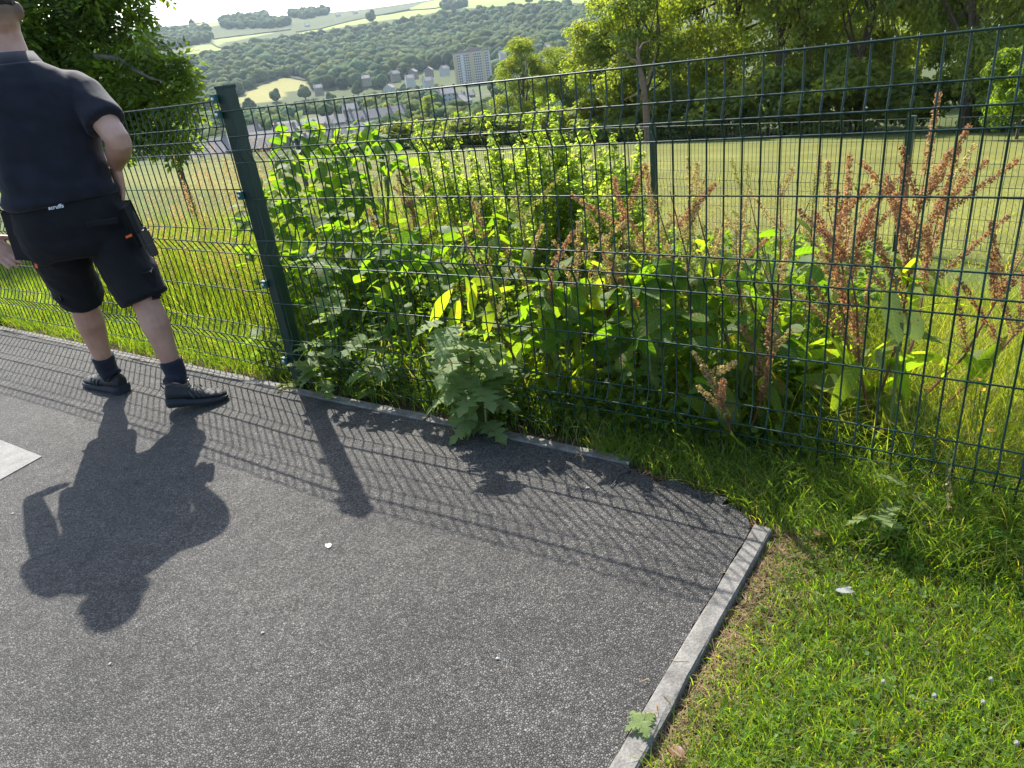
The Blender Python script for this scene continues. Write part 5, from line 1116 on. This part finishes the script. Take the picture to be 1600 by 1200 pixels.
# joints
hipL, hipR = B(-0.105, 0.0, 0.885), B(0.10, 0.0, 0.885)
kneL, kneR = at_y(126, 462, 3.28), at_y(224, 462, 3.16)
ankL, ankR = at_y(168, 578, 3.36), at_y(277, 588, 3.14)
shR, shL = B(0.185, 0.0, 1.425), B(-0.185, 0.0, 1.425)
elR, wrR = at_y(187, 222, 3.13), at_y(181, 258, 3.25)
elL = B(-0.262, 0.0, 1.14); wrL = at_y(-22, 374, 3.14)
headc = at_y(-8, 20, 3.25)
mb = MB()
# trunk under the clothes, neck
loft(mb, [ell_ring(B(0, 0, z), a, b) for z, a, b in ((0.80, 0.15, 0.11), (0.90, 0.165, 0.12), (1.0, 0.165, 0.12), (1.15, 0.17, 0.12), (1.3, 0.18, 0.115), (1.40, 0.17, 0.10), (1.46, 0.11, 0.08), (1.50, 0.07, 0.065))])
nk = np.array([headc[0], headc[1], 1.585]); limb(mb, [B(0, -0.01, 1.44), nk + np.array([0, 0, -0.05]), nk + np.array([0, 0, 0.06])], [0.078, 0.068, 0.066])
# head: skull, jaw, nose, ears
hz = headc[2]
loft(mb, [ell_ring(np.array([headc[0], headc[1], hz + dz]) + PF * df, a, b, sq=2.1) for dz, a, b, df in ((-0.115, 0.045, 0.05, 0.035), (-0.095, 0.060, 0.078, 0.022), (-0.05, 0.070, 0.092, 0.008), (0.0, 0.076, 0.098, 0), (0.04, 0.077, 0.098, -0.003), (0.075, 0.068, 0.086, -0.004), (0.098, 0.05, 0.062, -0.004), (0.108, 0.025, 0.03, -0.004))])
H_ = lambda r_, f_, z_: np.array([headc[0], headc[1], hz]) + PR * r_ + PF * f_ + PZ * z_
limb(mb, [H_(0, 0.092, 0.015), H_(0, 0.112, -0.022), H_(0, 0.098, -0.032)], [0.009, 0.014, 0.012], 8)
for s in (-1, 1):
    ear = [H_(s * 0.074, -0.012, 0.028), H_(s * 0.088, -0.022, 0.022), H_(s * 0.092, -0.024, 0.0), H_(s * 0.087, -0.016, -0.022), H_(s * 0.075, -0.004, -0.032)]
    limb(mb, ear, [0.009, 0.010, 0.011, 0.010, 0.007], 8); limb(mb, [H_(s * 0.073, -0.006, 0.02), H_(s * 0.083, -0.012, -0.005), H_(s * 0.074, -0.004, -0.025)], [0.009, 0.009, 0.008], 8)
    limb(mb, [H_(s * 0.012, 0.088, 0.024), H_(s * 0.032, 0.089, 0.028), H_(s * 0.052, 0.075, 0.022)], [0.008, 0.009, 0.006], 6)
limb(mb, [H_(-0.024, 0.086, -0.06), H_(0, 0.094, -0.062), H_(0.024, 0.086, -0.06)], [0.006, 0.009, 0.006], 6)
# arms
def arm(sh, el, wr):
    d = (wr - el); limb(mb, [sh - PZ * 0.03, sh + (el - sh) * 0.45, el - (el - sh) * 0.08, el + d * 0.03, el + d * 0.3, el + d * 0.7, wr], [0.054, 0.056, 0.051, 0.049, 0.051, 0.041, 0.031])
arm(shR, elR, wrR); arm(shL, elL, wrL)
# hands
def hand(wr, dirv, side, pn, curl, s=1.0):
    """dirv: wrist to knuckles, side: towards the thumb, pn: palm normal (fingers curl towards it)"""
    dirv = dirv / np.linalg.norm(dirv); side = side - dirv * (side @ dirv); side /= np.linalg.norm(side); pn = np.cross(dirv, side) * (1 if np.cross(dirv, side) @ pn > 0 else -1)
    rings = []
    for f, wd, th_ in ((-0.01, 0.027, 0.020), (0.02, 0.032, 0.018), (0.05, 0.040, 0.016), (0.085, 0.042, 0.014), (0.10, 0.038, 0.010)): rings.append(ell_ring(wr + dirv * f * s, wd * s, th_ * s, side, pn, 12, 2.6))
    loft(mb, rings)
    for k, ln in enumerate((0.072, 0.080, 0.075, 0.060)):
        p = wr + dirv * 0.09 * s + side * (0.030 - 0.0205 * k) * s; d = dirv + side * (0.10 - 0.07 * k); d /= np.linalg.norm(d); pts = [p]; an = 0
        for j, fr in enumerate((0.45, 0.32, 0.23)):
            an += curl * (0.7 + 0.2 * j); pts.append(pts[-1] + (d * math.cos(an) + pn * math.sin(an)) * ln * fr * s)
        mb.tube(pts, [0.0098 * s, 0.0092 * s, 0.0085 * s, 0.0068 * s], 8)
    tp_ = wr + dirv * 0.02 * s + side * 0.026 * s; d = dirv * 0.62 + side * 0.72 + pn * 0.25; d /= np.linalg.norm(d)
    mb.tube([tp_, tp_ + d * 0.035 * s, tp_ + d * 0.06 * s + dirv * 0.008 * s, tp_ + d * 0.075 * s + dirv * 0.022 * s], [0.014 * s, 0.0125 * s, 0.011 * s, 0.008 * s], 8)
hand(wrR, -PZ * 0.9 - PR * 0.12 + PF * 0.2, PF * 0.8 - PR * 0.3, -PR, 0.22)
hand(wrL, at_y(8, 396, 3.12) - wrL, PF * 0.5 + PZ * 0.9 + PR * 0.3, PR * -0.6 - PZ * 0.5, 0.12, 1.05)
# legs
def leg(hip, kn, an):
    d = an - kn; bk = -PF; limb(mb, [hip, hip + (kn - hip) * 0.5, kn - (kn - hip) * 0.05, kn + d * 0.12 + bk * 0.008, kn + d * 0.33 + bk * 0.018, kn + d * 0.62 + bk * 0.008, an], [0.095, 0.082, 0.062, 0.060, 0.064, 0.048, 0.035])
leg(hipL, kneL, ankL); leg(hipR, kneR, ankR)
tocL, toeLv = gnd(196, 614), gnd(139, 598); tocR, toeRv = gnd(262, 634, 0.035), gnd(356, 622, 0.0)
for an, he, to in ((ankL, tocL, toeLv), (ankR, tocR, toeRv)):
    limb(mb, [an, (an + he) / 2 * np.array([1, 1, 1]) + (to - he) * 0.1, he + (to - he) * 0.45 + PZ * 0.042, he + (to - he) * 0.7 + PZ * 0.034], [0.034, 0.030, 0.022, 0.014], 10)
body = child('body', fuse('body', mb, 0.0058, 3), M_SKIN)
# hair
mb = MB(); loft(mb, [ell_ring(np.array([headc[0], headc[1], hz + dz]) + PF * df, a, b, sq=2.1, n=28) for dz, a, b, df in ((0.018, 0.0785, 0.094, -0.009), (0.045, 0.0805, 0.098, -0.008), (0.08, 0.073, 0.091, -0.006), (0.105, 0.056, 0.07, -0.004), (0.12, 0.03, 0.038, -0.004), (0.124, 0.01, 0.012, -0.004))])
child('hair', fuse('hair', mb, 0.006, 4, cloth(0.004, 60, 60, 3)), M_HAIR)
# polo shirt
mb = MB()
loft(mb, [ell_ring(B(o_, f_, z), a, b, n=28, sq=2.5) for z, a, b, o_, f_ in ((0.980, 0.216, 0.166, -0.006, 0.01), (1.0, 0.217, 0.168, -0.006, 0.01), (1.05, 0.207, 0.165, -0.008, 0.012), (1.15, 0.198, 0.155, -0.006, 0.01), (1.27, 0.205, 0.145, 0, 0.0), (1.37, 0.208, 0.13, 0, -0.005), (1.43, 0.19, 0.115, 0, -0.005), (1.475, 0.145, 0.098, 0, -0.002), (1.51, 0.088, 0.085, 0, 0.0))])
for sh, el, sg in ((shR, elR, 1), (shL, elL, -1)):
    d = el - sh; limb(mb, [sh - PR * sg * 0.09 - PZ * 0.03, sh - PZ * 0.022, sh + d * 0.35, sh + d * 0.68], [0.070, 0.078, 0.077, 0.080], 16)
def shirt_w(co):
    base = cloth(0.0085, 3.2, 7.5, 11)(co); fine = cloth(0.0022, 13, 17, 5)(co)
    # folds hanging from the armpits towards the waist
    rr = (co - PC) @ PR; z = co[:, 2]
    f = 0.008 * np.sin(38 * (rr - 0.35 * (z - 1.25))) * np.exp(-((np.abs(rr) - 0.15) / 0.06) ** 2) * np.clip((1.38 - z) / 0.2, 0, 1) * np.clip((z - 0.95) / 0.2, 0, 1)
    g = 0.006 * np.sin(55 * (z + 0.25 * rr)) * np.exp(-((z - 1.0) / 0.055) ** 2)
    return base + fine + f + g
shirt = child('polo_shirt', fuse('polo_shirt', mb, 0.0075, 5, shirt_w), M_SHIRT)
mb = MB(); cz = np.array([nk[0], nk[1], 0]) * 0.5 + np.array([PC[0], PC[1], 0]) * 0.5
c0_ = np.array([PC[0], PC[1], 0]); c1_ = np.array([nk[0], nk[1], 0])
rings = [ell_ring(c0_ * (1 - k) + c1_ * k + PZ * z, a, b, n=24, sq=2.1) for z, a, b, k in ((1.470, 0.125, 0.108, 0.0), (1.515, 0.097, 0.098, 0.28), (1.555, 0.081, 0.083, 0.62), (1.552, 0.073, 0.075, 0.62), (1.50, 0.075, 0.075, 0.3))]
n_ = 24; V = [p - PZ * 0.0 for rg in rings for p in rg]; mb.add(V, [(i * n_ + j, i * n_ + (j + 1) % n_, (i + 1) * n_ + (j + 1) % n_, (i + 1) * n_ + j) for i in range(4) for j in range(n_)])
co_ = mb.mesh('collar', True); child('collar', co_, M_SHIRT, shirt)
# shorts
mb = MB()
loft(mb, [ell_ring(B(o_, f_, z), a, b, n=26, sq=2.5) for z, a, b, o_, f_ in ((0.985, 0.205, 0.145, 0, 0.008), (0.95, 0.213, 0.15, 0, 0.006), (0.88, 0.222, 0.158, 0.0, 0.0), (0.80, 0.222, 0.155, 0.005, 0.0), (0.745, 0.205, 0.13, 0.01, 0.0))])
hemL = kneL + (hipL - kneL) * 0.0; hemR = kneR + (hipR - kneR) * 0.0
dL = (kneL - hipL); dR = (kneR - hipR)
limb(mb, [hipL + PZ * -0.02, hipL + dL * 0.35, hipL + dL * 0.7, hipL + dL * 1.06], [0.118, 0.112, 0.103, 0.098], 18)
limb(mb, [hipR + PZ * -0.02, hipR + dR * 0.35, hipR + dR * 0.7, hipR + dR * 1.04], [0.120, 0.116, 0.110, 0.106], 18)
shorts = child('shorts', fuse('shorts', mb, 0.0075, 5, lambda co: cloth(0.009, 5, 9, 21)(co) + cloth(0.0022, 16, 20, 31)(co)), M_SHORT)
def slab(name, c, w_, h_, t_, out, lean=0.0, mat=None, parent=None):
    """soft-edged flat pocket: out = direction it faces, lean = roll about that direction"""
    out = out / np.linalg.norm(out); up = PZ - out * (PZ @ out); up /= np.linalg.norm(up); sd_ = np.cross(up, out)
    u2 = up * math.cos(lean) + sd_ * math.sin(lean); s2 = np.cross(u2, out); bm = bmesh.new(); bmesh.ops.create_cube(bm, size=1.0)
    for v in bm.verts: v.co = Vector(np.array(c) + s2 * v.co.x * w_ + u2 * v.co.y * h_ + out * v.co.z * t_)
    bmesh.ops.bevel(bm, geom=bm.edges[:], offset=min(w_, h_, t_) * 0.3, segments=2, profile=0.6, affect='EDGES'); bmesh.ops.recalc_face_normals(bm, faces=bm.faces[:])
    me = bpy.data.meshes.new(name); bm.to_mesh(me); bm.free(); return child(name, me, mat, parent or shorts)
slab('holster_pocket', at_y(34, 368, 3.065), 0.11, 0.20, 0.03, -PR * 0.75 - PF * 0.6, 0.12, M_SHORT)
slab('holster_pocket', at_y(208, 350, 3.115), 0.085, 0.17, 0.018, PR * 0.85 - PF * 0.45, -0.25, M_SHORT)
slab('cargo_pocket', at_y(239, 440, 3.15), 0.09, 0.12, 0.022, PR * 0.95 - PF * 0.25, -0.15, M_SHORT)
slab('cargo_pocket', at_y(86, 440, 3.20), 0.10, 0.15, 0.035, -PR * 0.95 - PF * 0.3, 0.12, M_SHORT)
slab('pocket_flap', at_y(160, 348, 3.020), 0.115, 0.022, 0.008, -PF + PR * 0.1, 0.05, M_SHORT)
slab('orange_tab', at_y(201, 369, 3.025), 0.027, 0.008, 0.004, -PF + PR * 0.6, -0.1, M_ORANGE)
slab('orange_tab', at_y(22, 329, 3.085), 0.012, 0.014, 0.006, -PF - PR * 0.7, 0.1, M_ORANGE)
slab('orange_tab', at_y(57, 415, 3.055), 0.008, 0.018, 0.006, -PF - PR * 0.7, 0.1, M_ORANGE)
# maker's word printed on the waistband
fc = bpy.data.curves.new('t', 'FONT'); fc.body = 'scruffs'; fc.size = 0.03; fc.align_x = 'CENTER'; fc.extrude = 0.0008; fc.offset = 0.0006; fc.shear = 0.12; fo = bpy.data.objects.new('tmp', fc); C.objects.link(fo)
dg = bpy.context.evaluated_depsgraph_get(); lm = bpy.data.meshes.new_from_object(fo.evaluated_get(dg)); bpy.data.objects.remove(fo)
lp = at_y(88, 326, 3.013) ; n = len(lm.vertices); co = np.empty(n * 3, np.float32); lm.vertices.foreach_get('co', co); co = co.reshape(-1, 3); xs = co[:, 0] * 0.72; ls = co[:, 1] * 0.72
co = lp + np.outer(xs, PR) + np.outer(ls, PZ) - np.outer(co[:, 2], PF) + np.outer((xs ** 2) * 2.2, PF); lm.vertices.foreach_set('co', co.astype(np.float32).ravel()); lm.update()
child('waistband_lettering', lm, M_WHITE, shorts)
# socks and shoes
def sock(an, kn, he):
    mb = MB(); d = kn - an; d /= np.linalg.norm(d); limb(mb, [he * 0.35 + an * 0.65, an, an + d * 0.05, an + d * 0.085], [0.049, 0.0475, 0.0495, 0.0525], 18); me = mb.mesh('sock', True); child('sock', me, M_SOCK)
sock(ankL, kneL, tocL + PZ * 0.03); sock(ankR, kneR, tocR + PZ * 0.03)
def shoe(heel, toe, lift):
    heel = np.array(heel, float); toe = np.array(toe, float); ax = toe - heel; Ls = np.linalg.norm(ax); ax /= Ls; up = np.array([0, 0, 1.0]); up = up - ax * (up @ ax); up /= np.linalg.norm(up); sd_ = np.cross(up, ax)
    def pr_(x, s, z): return heel + ax * x * Ls + sd_ * s + up * z
    # (x along, half width, top height)
    prof = [(-0.01, 0.022, 0.085), (0.03, 0.036, 0.105), (0.12, 0.040, 0.108), (0.24, 0.041, 0.096), (0.36, 0.043, 0.094), (0.48, 0.046, 0.080), (0.62, 0.050, 0.066), (0.76, 0.050, 0.056), (0.88, 0.043, 0.049), (0.96, 0.030, 0.042), (1.0, 0.014, 0.036)]
    mb = MB(); rings = []
    for x, hw, top in prof:
        rg = []
        for k in range(16):
            q = 2 * math.pi * k / 16; c_, s_ = math.cos(q), math.sin(q); zz = 0.022 + (top - 0.022) * (0.5 + 0.5 * s_); ww = hw * math.copysign(abs(c_) ** 0.8, c_) * (1 - 0.22 * max(0, s_)); rg.append(pr_(x, ww, zz))
        rings.append(rg)
    loft(mb, rings); up_ = fuse('shoe', mb, 0.0055, 3); so = child('shoe', up_, M_SHOE)
    mb = MB(); rings = []
    for x, hw, top in prof:
        z1 = 0.040 - 0.014 * x + (0.006 if x < 0.3 else 0); z0 = 0.0 + (0.012 * ((x - 0.72) / 0.28) ** 2 if x > 0.72 else 0) + (0.006 if x < 0.03 else 0); w2 = hw + 0.005
        rings.append([pr_(x * 1.02 - 0.005, s_, z_) for s_, z_ in ((-w2, z1), (-w2 - 0.002, (z0 + z1) / 2), (-w2 + 0.006, z0), (w2 - 0.006, z0), (w2 + 0.002, (z0 + z1) / 2), (w2, z1))])
    loft(mb, rings); child('sole', mb.mesh('sole'), M_SOLE, so)
    for k in range(3):
        x = 0.40 + 0.085 * k
        for s in (-1, 1):
            mb = MB().tube([pr_(x + 0.06, s * 0.047, 0.040), pr_(x + 0.02, s * 0.0465, 0.057), pr_(x - 0.015, s * 0.040, 0.074)], 0.0035, 6); child('side_stripe', mb, M_STRIPE, so)
    mb = MB()
    for k in range(5):
        x = 0.40 + 0.055 * k; zt = 0.095 - 0.007 * k; mb.tube([pr_(x, -0.022, zt - 0.010), pr_(x, 0, zt - 0.002), pr_(x, 0.022, zt - 0.010)], 0.0032, 6)
    b0 = pr_(0.36, 0, 0.100)
    for s in (-1, 1): mb.tube([b0, b0 + sd_ * s * 0.02 + up * 0.02 + ax * 0.008, b0 + sd_ * s * 0.034 + up * 0.008 + ax * 0.016, b0 + sd_ * s * 0.01 + up * 0.002], 0.0026, 6)
    child('laces', mb, M_BLKP, so)
    mb = MB().tube([pr_(-0.01, 0, 0.085), pr_(-0.05, 0, 0.105), pr_(-0.045, 0, 0.115), pr_(0.0, 0, 0.105)], 0.003, 6); child('heel_loop', mb, M_BLKP, so)
shoe(tocL, toeLv, 0); shoe(tocR, toeRv, 0)
# two-way radio on his right hip
rp = at_y(233, 379, 3.085)
rad_ = thing('two_way_radio', 'black handheld radio with stub antenna clipped at the right hip of the man', 'radio', tuple(rp), math.atan2(PR[1], PR[0]))
def bev(sz, off):
    bm = bmesh.new(); bmesh.ops.create_cube(bm, size=1.0); bmesh.ops.scale(bm, vec=sz, verts=bm.verts); bmesh.ops.bevel(bm, geom=bm.edges[:], offset=off, segments=2, affect='EDGES'); me = bpy.data.meshes.new('m'); bm.to_mesh(me); bm.free(); return me
rad_.rotation_euler[1] = -0.10
obj('body', bev((0.036, 0.052, 0.115), 0.005), M_BLKP, rad_); obj('antenna', MB().tube([(-0.008, 0.012, 0.055), (-0.008, 0.012, 0.075), (-0.009, 0.012, 0.135)], [0.0075, 0.007, 0.006], 10), M_BLKP, rad_)
obj('knob', MB().tube([(0.008, -0.012, 0.055), (0.008, -0.012, 0.070)], 0.0065, 10), M_BLKP, rad_); obj('belt_clip', MB().box((-0.024, 0, 0.01), (0.008, 0.02, 0.07)), M_BLKP, rad_); obj('battery_seam', MB().box((0, -0.027, -0.005), (0.030, 0.002, 0.003)), M_STRIPE, rad_)
# ---------------------------------------------------------------- small things lying about
M_DROP = plain('bird_dropping', (0.36, 0.36, 0.32), 0.8, noise=0.3, nscale=60)
def splat(label, px, py, s, seed, group='pale spots on the tarmac'):
    r_ = np.random.default_rng(seed); p = gnd(px, py); mb = MB(); n = 14; mb.add([(math.cos(k * 6.283 / n) * s * r_.uniform(0.5, 1.2), math.sin(k * 6.283 / n) * s * r_.uniform(0.5, 1.2), 0) for k in range(n)] + [(0, 0, 0.0025)], [(k, (k + 1) % n, n) for k in range(n)])
    tag(obj('bird_dropping', mb, M_DROP, None, (p[0], p[1], 0.0035)), label, 'dropping', group)
splat('white bird dropping on the tarmac right of the shadow of the head', 513, 853, 0.014, 1); splat('small white fleck on the tarmac below the shadow of the head', 172, 1038, 0.0045, 2); splat('pale fleck low in the middle of the tarmac', 411, 989, 0.005, 3); splat('white fleck near the shadow of the dock leaves', 918, 763, 0.006, 4); splat('pale speck near the edging at the bottom', 778, 1030, 0.005, 5); splat('pale speck left of the shadow of the man', 20, 803, 0.006, 6)
# black cable tie lying on the tarmac
pa, pb_, pc_ = gnd(955, 763), gnd(968, 747), gnd(984, 739); mb = MB().tube([pa + PZ * 0.004, pb_ + PZ * 0.010, pc_ + PZ * 0.006], 0.0022, 6).box(pc_ + PZ * 0.006, (0.008, 0.006, 0.006))
tag(obj('cable_tie', mb, M_BLKP), 'short black cable tie lying on the tarmac by the kerb end', 'cable tie')
# grey feather on the lawn
M_FEA = leafmat('grey_feather', (0.18, 0.19, 0.2), (0.26, 0.27, 0.28), (1, 1, 1), 0.2)
p = gnd(1306, 922, 0.03); t = thing('feather', 'pale grey feather lying on the lawn', 'feather', tuple(p), -0.5)
fm = leaf_mesh('vane', 0.045, lance(0.22), 7, 0.0, 0.1, 0.1, 80); fm.materials.append(M_FEA); put_leaf(fm, t, (0, 0, 0), 0.0, 0.2, 0.0, 1.0, 'vane'); put_leaf(fm, t, (0.01, 0.0, 0.001), 0.6, 0.2, 0.0, 0.7, 'vane')
M_BRN = leafmat('dead_leaf', (0.10, 0.05, 0.028), (0.15, 0.075, 0.04), (1.2, 1, .8), 0.2); bl = leaf_mesh('dead_leaf', 0.05, ovate(0.36), 7, 0.05, 0.3, 0.3, 81); bl.materials.append(M_BRN)
for i, (px, py, lb) in enumerate(((1270, 832, 'reddish dead leaf on the grass right of the kerb corner'), (1065, 1183, 'curled brown dead leaf beside the edging at the bottom'), (1195, 764, 'dark brown dead leaf in the thatch above the kerb corner'))):
    p = gnd(px, py, 0.02); tag(obj('dead_leaf', bl, None, None, tuple(p), (0.2, 0.1, i * 2.0), 0.8), lb, 'leaf')
# white clover heads
M_CLV = plain('clover_white', (0.24, 0.23, 0.19), 0.9)
bm = bmesh.new(); bmesh.ops.create_icosphere(bm, subdivisions=2, radius=0.0048)
for v in bm.verts: v.co *= 0.8 + 0.35 * random.random()
me = bpy.data.meshes.new('head'); bm.to_mesh(me); bm.free()
for i, (px, py, lb) in enumerate(((1460, 1088, 'largest white clover flower in the lawn at the right'), (1536, 1098, 'clover flower right of the largest one'), (1380, 1066, 'small clover flower left of the largest one'), (1588, 1162, 'clover flower at the right bottom corner'), (1548, 1062, 'upper right clover flower in the lawn'))):
    p = gnd(px, py, 0.045); t = thing('clover_flower', lb, 'flower', (p[0], p[1], -0.02), 0, 'clover flowers in the lawn'); obj('head', me, M_CLV, t, (0, 0, 0.068)); obj('stalk', MB().tube([(0.004, 0, 0), (0, 0, 0.064)], 0.0012, 5), M_STEMG, t)
# yellow flowers in the long grass
M_YEL = leafmat('yellow_petal', (0.75, 0.42, 0.01), (0.85, 0.55, 0.02), (1, 1, 0.6), 0.35); pm = leaf_mesh('petal', 0.014, ovate(0.36), 5, 0, 0.1, 0.1, 85); pm.materials.append(M_YEL)
for i, (px, py, n_, lb) in enumerate(((1528, 594, 0.25, 'bright yellow flower in the long grass at the right'), (1533, 610, 0.22, 'second yellow flower just below the bright one'), (1448, 607, 0.2, 'small yellow flower left of the bright one'), (1549, 674, 0.1, 'yellow flower low in the shaded long grass'), (988, 575, 0.3, 'orange yellow flower behind the centre wires'), (872, 558, 0.3, 'small yellow flower right of the jagged weed'), (667, 541, 0.2, 'tiny yellow flower left of the jagged weed'), (648, 588, 0.12, 'yellow flower low under the curled dock leaves'))):
    p = at_n(px, py, n_); z0 = float(near_h(p[0], p[1])); t = thing('yellow_flower', lb, 'flower', (p[0], p[1], z0), 0, 'yellow flowers in the long grass'); obj('stalk', MB().tube([(0.02, 0.01, 0), (0.005, 0, (p[2] - z0) * 0.6), (0, 0, p[2] - z0)], 0.0014, 5), M_STEMG, t)
    for k in range(6): put_leaf(pm, t, (0, 0, p[2] - z0), k * 1.05, 0.4, 0.0, 1.0, 'petal')
# seeding grass head leaning over the lawn
M_SG = leafmat('straw_seed', (0.33, 0.24, 0.10), (0.45, 0.34, 0.16), (1.2, 1.1, 0.7), 0.3); p = at_n(1492, 700, -0.06); z0 = 0.0
t = thing('grass_seed_head', 'drooping straw coloured grass seed head over the lawn at right', 'grass', (p[0], p[1], 0), 0, None); pts = [np.array([0.03, 0.05, 0]), np.array([0.0, 0.02, p[2] * 0.9]), np.array([0, 0, p[2]]), at_n(1486, 730, -0.09) - np.array([p[0], p[1], 0]), at_n(1482, 790, -0.12) - np.array([p[0], p[1], 0])]
obj('stalk', MB().tube(pts, [0.0016, 0.0014, 0.0012, 0.001, 0.0008], 5), M_STEMG, t); r_ = np.random.default_rng(8); sm_ = leaf_mesh('seed', 0.012, lance(0.2), 5, 0, 0.1, 0.2, 88); sm_.materials.append(M_SG)
for k in range(46):
    f = r_.uniform(0, 1); q_s = pts[3] * (1 - f) + pts[4] * f + r_.normal(0, 0.004, 3); put_leaf(sm_, t, q_s, r_.uniform(0, 6.28), -1.0 + r_.normal(0, 0.3), 0, 1.2, 'seed')
